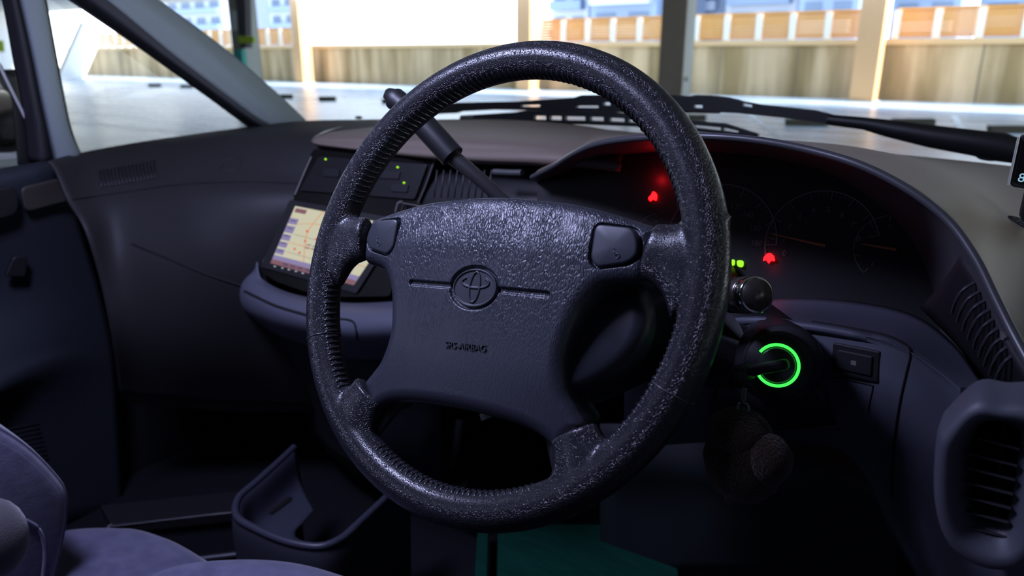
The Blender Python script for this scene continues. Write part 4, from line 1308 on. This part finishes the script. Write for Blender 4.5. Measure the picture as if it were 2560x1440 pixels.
rl = thing('seat_rail', 'thin dark metal seat rail on the floor beside the centre tray', 'rail', PZ(530, 1400, .40))
tube('rail_bar', [PZ(440, 1404, .41), PZ(600, 1385, .41)], .005, mat('rail_metal', (.06, .06, .075, 1), .4, metal=.3), rl, 8)

gm = thing('floor_mat', 'dark green floor mat in the driver footwell', 'floor mat', PZ(1450, 1400, .42))
prism('mat_sheet', [PZ(1245, 1318, .43), PZ(1690, 1325, .43), PZ(1700, 1560, .43), PZ(1240, 1560, .43)], Vector((0, 0, .01)), greenm, gm, .003)
prism('mat_strip', [PZ(1195, 1318, .43), PZ(1222, 1318, .43), PZ(1216, 1560, .43), PZ(1180, 1560, .43)], Vector((0, 0, .01)), greenm, gm, .003)
pe = thing('brake_pedal', 'dark brake pedal arm in the footwell seen through the wheel', 'pedal', PY(1130, 1120, .95))
tube('pedal_arm', [PY(1150, 1050, .95), PY(1140, 1120, .93), PY(1120, 1200, .90)], .008, mat('pedal_metal', (.06, .06, .07, 1), .5), pe, 10)
box('pedal_pad', (-.045, -.008, -.03), (.045, .008, .03), blackp, pe, .004, Matrix.Translation(PY(1118, 1215, .89)) @ Matrix.Rotation(R(-35), 4, 'X'))

# ------------------------------------------------------------------ wipers outside the windscreen
def blade_plate(name, Yw, top_, bot_, slots, parent, th=.010):
    """flat pressed frame: solid between the slot windows, two rails where a slot is cut"""
    top_, bot_ = np.array(top_, float), np.array(bot_, float)
    ft = lambda x: float(np.interp(x, top_[:, 0], top_[:, 1]))
    fb = lambda x: float(np.interp(x, bot_[:, 0], bot_[:, 1]))
    x0, x1 = max(top_[0, 0], bot_[0, 0]), min(top_[-1, 0], bot_[-1, 0])
    xs = sorted(set([x0, x1] + [v for s in slots for v in s[:2]] + [v for v in list(top_[:, 0]) + list(bot_[:, 0]) if x0 < v < x1]))
    bm = bmesh.new()
    for a, b in zip(xs[:-1], xs[1:]):
        m = (a + b) / 2
        sl = [s for s in slots if s[0] <= m <= s[1]]
        parts = [(0, sl[0][2]), (sl[0][3], 1)] if sl else [(0, 1)]
        for f0, f1 in parts:
            L = lambda x, f: PY(x, ft(x) * (1 - f) + fb(x) * f, Yw)
            prism_bm(bm, [L(a, f0), L(b, f0), L(b, f1), L(a, f1)], Vector((0, th, 0)))
    bmesh.ops.remove_doubles(bm, verts=bm.verts, dist=.0001)
    return frombm(name, bm, blackp, parent, smooth=False)
w1 = thing('windscreen_wiper', 'long black wiper whose thick arm runs to the right edge of the windscreen', 'wiper', PY(2500, 380, 1.44))
blade_plate('wiper_frame', 1.44, [(1070, 266), (1139, 257), (1286, 254), (1434, 244), (1452, 238), (1560, 237), (1660, 236), (1720, 241), (1737, 238), (1772, 239), (1822, 244), (1856, 253), (1898, 261), (2038, 276), (2080, 287)],
    [(1070, 286), (1139, 283), (1165, 274), (1300, 275), (1440, 281), (1560, 281), (1660, 278), (1728, 278), (1841, 283), (1940, 293), (1974, 296), (2080, 312)],
    [(1302, 1350, .45, .75), (1440, 1496, .62, .88), (1508, 1526, .42, .6), (1735, 1756, .6, .8), (1857, 1880, .15, .4), (1590, 1640, .6, .85)], w1)
tube('wiper_arm', [PY(x, y, 1.44) for x, y in ((2070, 299), (2161, 309), (2225, 322), (2333, 342), (2440, 358), (2500, 368), (2545, 378), (2660, 400))], [(.008, .0095), (.009, .011), (.011, .015), (.013, .019), (.014, .021), (.014, .023), (.014, .020), (.014, .02)], blackp, w1, 16)
tube('wiper_rubber', cr([PY(x, y, 1.45) for x, y in ((1080, 281), (1200, 273), (1320, 270), (1600, 276), (1800, 280))], 5), .003, sealm, w1, 8)
lp = [PY(x, y, 1.44) for x, y in ((2436, 378), (2448, 394), (2478, 400), (2502, 396), (2508, 388))]
tube('wiper_hose', cr(lp, 5), .0022, blackp, w1, 8)
w2 = thing('windscreen_wiper', 'slotted black wiper blade lying lower, ending right of the steering wheel rim', 'wiper', PY(1500, 300, 1.40))
blade_plate('wiper_frame', 1.40, [(1150, 289), (1286, 281), (1316, 276), (1400, 277), (1500, 279), (1600, 287), (1735, 303), (1812, 309), (1870, 328), (1895, 335)],
    [(1150, 297), (1300, 305), (1450, 308), (1595, 313), (1733, 324), (1792, 331), (1895, 342)],
    [(x0, x1, .45, .78) for x0, x1 in ((1335, 1365), (1374, 1404), (1413, 1463), (1475, 1509), (1524, 1561), (1571, 1598), (1735, 1802), (1808, 1846))], w2)
tube('wiper_rubber', cr([PY(x, y, 1.41) for x, y in ((1150, 296), (1320, 306), (1450, 309), (1600, 315), (1720, 325), (1895, 341))], 5), .002, sealm, w2, 8)

# ================================================================== THE PARKING DECK
def G(x, y): return PZ(x, y, 0.0)
def deckmat():
    m = bpy.data.materials.new('deck_concrete')
    m.use_nodes = True
    nt = m.node_tree
    b = nt.nodes['Principled BSDF']
    tc = nt.nodes.new('ShaderNodeTexCoord')
    mp = nt.nodes.new('ShaderNodeMapping')
    mp.inputs['Scale'].default_value = (.16, 1.1, 1)
    mp.inputs['Rotation'].default_value = (0, 0, R(30))
    n = nt.nodes.new('ShaderNodeTexNoise')
    n.inputs['Scale'].default_value = 1.2
    n.inputs['Detail'].default_value = 5
    r = nt.nodes.new('ShaderNodeValToRGB')
    r.color_ramp.elements[0].position = .38
    r.color_ramp.elements[1].position = .62
    r.color_ramp.elements[0].color = (.24, .33, .41, 1)
    r.color_ramp.elements[1].color = (.56, .66, .76, 1)
    nt.links.new(tc.outputs['Object'], mp.inputs[0])
    nt.links.new(mp.outputs[0], n.inputs['Vector'])
    nt.links.new(n.outputs['Fac'], r.inputs['Fac'])
    nt.links.new(r.outputs[0], b.inputs['Base Color'])
    rr_ = nt.nodes.new('ShaderNodeMapRange')
    b.inputs['Specular IOR Level'].default_value = .42
    rr_.inputs['To Min'].default_value = .20
    rr_.inputs['To Max'].default_value = .34
    nt.links.new(n.outputs['Fac'], rr_.inputs['Value'])
    nt.links.new(rr_.outputs[0], b.inputs['Roughness'])
    bp = nt.nodes.new('ShaderNodeBump')
    bp.inputs['Strength'].default_value = .12
    bp.inputs['Distance'].default_value = .03
    nt.links.new(n.outputs['Fac'], bp.inputs['Height'])
    nt.links.new(bp.outputs[0], b.inputs['Normal'])
    return m
def wallmat():
    m = bpy.data.materials.new('stained_concrete')
    m.use_nodes = True
    nt = m.node_tree
    b = nt.nodes['Principled BSDF']
    b.inputs['Roughness'].default_value = .85
    tc = nt.nodes.new('ShaderNodeTexCoord')
    def nz(sc, st, lo_, hi, c0, c1):
        mp = nt.nodes.new('ShaderNodeMapping')
        mp.inputs['Scale'].default_value = st
        n = nt.nodes.new('ShaderNodeTexNoise')
        n.inputs['Scale'].default_value = sc
        n.inputs['Detail'].default_value = 5
        r = nt.nodes.new('ShaderNodeValToRGB')
        r.color_ramp.elements[0].position = lo_
        r.color_ramp.elements[1].position = hi
        r.color_ramp.elements[0].color = c0
        r.color_ramp.elements[1].color = c1
        nt.links.new(tc.outputs['Object'], mp.inputs[0])
        nt.links.new(mp.outputs[0], n.inputs['Vector'])
        nt.links.new(n.outputs['Fac'], r.inputs['Fac'])
        return r.outputs[0]
    c0 = nz(1.3, (1, 1, .10), .38, .60, (.38, .25, .10, 1), (.80, .56, .31, 1))
    c1 = nz(.5, (1, 1, .5), .4, .6, (.7, .7, .66, 1), (1, 1, 1, 1))
    mx = nt.nodes.new('ShaderNodeMix')
    mx.data_type = 'RGBA'
    mx.blend_type = 'MULTIPLY'
    mx.inputs['Factor'].default_value = 1
    nt.links.new(c0, mx.inputs['A'])
    nt.links.new(c1, mx.inputs['B'])
    nt.links.new(mx.outputs['Result'], b.inputs['Base Color'])
    return m
deckm, wallm = deckmat(), wallmat()
tanm = mat('tan_paint', (.75, .48, .22, 1), .7)
postm = mat('post_white', (.92, .86, .70, 1), .6)
slatm = mat('slat_tan', (.80, .37, .08, 1), .6)
greym = mat('column_grey', (.50, .54, .50, 1), .6, noise=(2.5, (.42, .44, .40, 1), 4, (1, 1, .2)))
shadebrownm = mat('column_shade_brown', (.40, .33, .26, 1), .6, noise=(1.5, (.30, .25, .20, 1), 4, (1, 1, .3)))  # near columns' front faces darker than the right side, shade put into the colour
colm = mat('column_tan', (.72, .42, .20, 1), .65)
WY = 24.0
bmx = bmesh.new()
box_bm(bmx, (-75, -14, -.2), (22, WY + .3, 0))
fl_ = tag(frombm('floor', bmx, deckm, smooth=False), 'glossy grey concrete parking deck', kind='structure')
o = tag(box('wall_front', (-75, WY, 0), (22, WY + .25, 1.60), wallm), 'stained tan concrete parapet wall', kind='structure')
bm = bmesh.new()
for x in np.arange(-74, 20, 2.4):
    box_bm(bm, (x, WY - .006, 0), (x + .03, WY + .002, 1.58))
frombm('wall_joint', bm, mat('joint_dark', (.16, .13, .08, 1), .9), o, smooth=False)
box('wall_coping', (-75, WY - .05, 1.52), (22, WY + .3, 1.68), tanm, o, .01)
tag(box('ceiling', (-75, -14, 3.62), (22, 21.3, 3.95), mat('ceiling_tan', (.74, .68, .60, 1), .8)), 'tan ceiling of the covered deck', kind='structure')
tag(box('wall_rear_blocker', (-75, -14.3, 0), (22, -14, 3.62), mat('light_blocker', (.25, .24, .23, 1), .9)), 'unseen back wall added to block light from behind', kind='structure')  # unseen wall put in to limit light entering behind the car

# louvred fence on top of the parapet: bays between the columns, each lifted off as one panel
def fence(x0, x1, label):
    f = thing('louvre_fence', label, 'fence', ((x0 + x1) / 2, WY + .15, 1.68), group=None)
    n = max(2, int(round((x1 - x0) / .98)))
    bm = bmesh.new()
    for k in range(8):
        z = 1.72 + k * .095
        box_bm(bm, (x0, WY + .12, z), (x1, WY + .15, z + .084), Matrix.Translation((0, 0, 0)))
    frombm('louvre_slats', bm, slatm, f, smooth=False)
    box('top_rail', (x0, WY + .08, 2.44), (x1, WY + .17, 2.49), slatm, f)
    for i in range(n + 1):
        x = x0 + (x1 - x0) * i / n
        box('fence_post', (x - .09, WY + .02, 1.68), (x + .09, WY + .12, 2.44), postm, f)
    return f

fence(-52.0, -29.4, 'tan louvred fence on the parapet, far left stretch behind the near grey column')
fence(-16.2, -5.0, 'tan louvred fence stretch on the parapet left of the right-hand tan column')
fence(-4.2, 8.0, 'tan louvred fence stretch on the parapet at the right edge')

def column(x, y, w_, d_, front, side, label, h=3.62):
    c = thing('steel_column', label, 'column', (x, y, 0), group=None)
    t = .035
    # closed front plate and the right-hand flange, web between them
    box('front_plate', (x - w_ / 2, y - d_ / 2, 0), (x + w_ / 2, y - d_ / 2 + t, h), front, c, .006)
    box('rear_plate', (x - w_ / 2, y + d_ / 2 - t, 0), (x + w_ / 2, y + d_ / 2, h), front, c, .006)
    box('side_plate', (x + w_ / 2 - t, y - d_ / 2 + t, 0), (x + w_ / 2, y + d_ / 2 - t, h), side, c)
    box('side_plate', (x - w_ / 2, y - d_ / 2 + t, 0), (x - w_ / 2 + t, y + d_ / 2 - t, h), front, c)
    box('base_plate', (x - w_ / 2 - .08, y - d_ / 2 - .08, 0), (x + w_ / 2 + .08, y + d_ / 2 + .08, .03), greym, c)
    return c
column(-28.75, 23.2, .55, .6, colm, colm, 'tan column against the parapet on the left, just right of the near grey column')
column(-16.15, 23.2, .60, .6, colm, colm, 'tan column against the parapet directly above the steering wheel')
column(-4.62, 23.2, .62, .6, colm, colm, 'tan column against the parapet on the right side')
n1 = column(-6.42, 14.4, .52, .46, shadebrownm, greym, 'near grey-brown steel column right of the wheel rim')
n2 = column(-20.75, 14.6, .56, .60, shadebrownm, greym, 'near grey steel column above the left windscreen pillar with green sleeve')
box('bolt', (-6.15, 14.3, .75), (-6.13, 14.38, .83), shadebrownm, n1)
gs = prism('green_sleeve', [PY(594, 90, 13.9), PY(634, 92, 13.9), PY(634, 107, 13.9), PY(598, 108, 13.9)], Vector((0, .06, 0)), mat('yellow_green', (.50, .72, .03, 1), .5), n2)
gs['label'] = 'yellow-green band'
prism('teal_box', [PY(583, 124, 14.2), PY(604, 124, 14.2), PY(607, 168, 14.2), PY(590, 168, 14.2)], Vector((0, .15, 0)), mat('teal', (.05, .42, .36, 1), .5), n2)
prism('cable_duct', [PY(588, -10, 14.1), PY(612, -10, 14.1), PY(616, 120, 14.1), PY(600, 120, 14.1)], Vector((0, .2, 0)), mat('duct_dark', (.06, .055, .06, 1), .6), n2)
prism('sign_plate', [PY(576, 28, 14.1), PY(588, 26, 14.1), PY(590, 76, 14.1), PY(579, 76, 14.1)], Vector((0, .05, 0)), whitem, n2)

# wheel stops painted dark, in front of the bays
def stop(x0, y0, x1, y1, label):
    a, b = G(x0, y1), G(x1, y1)
    n = ((b - a).cross(Vector((0, 0, 1)))).normalized()
    if n.y < 0: n = -n
    h = .115
    bm = bmesh.new()
    prism_bm(bm, [a, b, b + n * .03 + Vector((0, 0, h)), a + n * .03 + Vector((0, 0, h))], n * .14)
    o = frombm('wheel_stop', bm, mat('stop_dark', (.085, .08, .06, 1), .8), smooth=False)
    bevel(o, .01, 2)
    tag(o, label, 'wheel stop', 'wheel stops of the parking bays')
stop(370, 210, 400, 217, 'dark wheel stop, leftmost one seen through the quarter window')
stop(450, 213, 480, 220, 'dark wheel stop seen through the quarter window beside the windscreen pillar')
stop(698, 238, 730, 246, 'dark wheel stop just right of the left windscreen pillar')
stop(796, 243, 838, 252, 'dark wheel stop left of the gear lever tip')
stop(954, 247, 994, 258, 'dark wheel stop behind the gear lever tip')
stop(1725, 284, 1766, 302, 'dark wheel stop at the foot of the near right column')
stop(1968, 300, 2070, 314, 'dark wheel stop partly behind the long wiper arm')
stop(2236, 300, 2340, 313, 'dark wheel stop above the wiper arm on the right')
stop(2478, 314, 2580, 332, 'dark wheel stop at the right edge beside the dash monitor')

# painted bay lines
ln = mat('bay_paint', (.75, .76, .76, 1), .5)
for x0, y0, x1, y1, lb in ((1590, 262, 1560, 330, 'centre'), (1850, 268, 1950, 345, 'right'), (2385, 290, 2420, 350, 'far right'), (930, 236, 640, 258, 'left')):
    a, b = G(x0, y0), G(x1, y1)
    t = (b - a).normalized()
    n = Vector((-t.y, t.x, 0)) * .06
    o = mesh('bay_line', [p + Vector((0, 0, .006)) for p in (a - n, b - n, b + n, a + n)], [(0, 1, 2, 3)], ln, smooth=False)
    solid(o, .004)
    tag(o, 'worn white bay line on the deck, ' + lb + ' one of those before the parapet', 'bay line', 'bay lines on the deck')

# left end of the deck: white wall, bright diagonal brace, green sign
o = tag(box('wall_left', (-53.4, -14, 0), (-53, 24, 3.62), mat('white_wall', (.78, .77, .74, 1), .8)), 'pale end wall of the deck', kind='structure')
q = [(208, 55), (244, 74), (244, 118), (210, 196), (146, 196)]
tag(prism('diagonal_brace', [PX(x, y, -44) for x, y in q], Vector((-.4, 0, 0)), mat('brace_white', (.9, .9, .88, 1), .5)), 'bright white diagonal brace against the pale end wall seen through the quarter window', 'brace')
tag(prism('exit_sign', [PX(-14, 98, -30), PX(9, 102, -30), PX(12, 130, -30), PX(-10, 130, -30)], Vector((-.1, 0, 0)), mat('yellow_green', (0, 0, 0, 1))), 'small plain yellow-green sign seen through the left door glass', 'sign')

# apartment blocks beyond the parapet
bw = mat('building_white', (.34, .38, .46, 1), .8)
bb = mat('building_blue', (.16, .22, .33, 1), .7)
bwin = mat('building_window', (.08, .12, .19, 1), .5)
def building(x0, x1, Y, floors, wallc, label, fl0=0.0, fh=3.0, nb=None):
    a, b = PY(x0, 60, Y), PY(x1, 60, Y)
    X0, X1 = a.x, b.x
    bd = thing('apartment_building', label, 'building', ((X0 + X1) / 2, Y + 5, -12))
    box('wall', (X0, Y, -12), (X1, Y + 12, fl0 + floors * fh + 1), wallc, bd)
    nb = nb or max(2, int((X1 - X0) / 4.5))
    bwid = (X1 - X0) / nb
    for f in range(floors):
        z = fl0 + f * fh
        if z < -1 or z > 14: continue
        box('balcony', (X0 + .4, Y - 1.1, z), (X1 - .4, Y, z + .95), bw if wallc is bb else bb, bd)
        for k in range(nb):
            xx = X0 + k * bwid
            o = box('window', (xx + bwid * .18, Y - .06, z + .3), (xx + bwid * .78, Y + .1, z + 2.3), bwin, bd)
    return bd
building(1378, 1470, 75, 8, bw, 'pale apartment block beyond the fence, first one right of the bright gap')
building(1476, 1640, 70, 8, bb, 'blue-grey apartment block with balconies left of the near right column')
building(1745, 1800, 85, 8, bb, 'narrow bluish block just right of the near right column')
building(1812, 1985, 78, 8, bw, 'white apartment block with bluish balconies in the middle of the right view')
building(1995, 2140, 66, 8, bb, 'grey-blue block left of the right-hand tan column')
building(2225, 2395, 72, 8, bb, 'blue-grey apartment block right of the right-hand tan column')
building(2440, 2700, 90, 4, bw, 'pale low block at the far right edge', 0, 2.0)
building(420, 560, 90, 6, bw, 'pale block seen over the left windscreen pillar')
building(678, 745, 95, 6, bw, 'pale block seen between the two left columns')
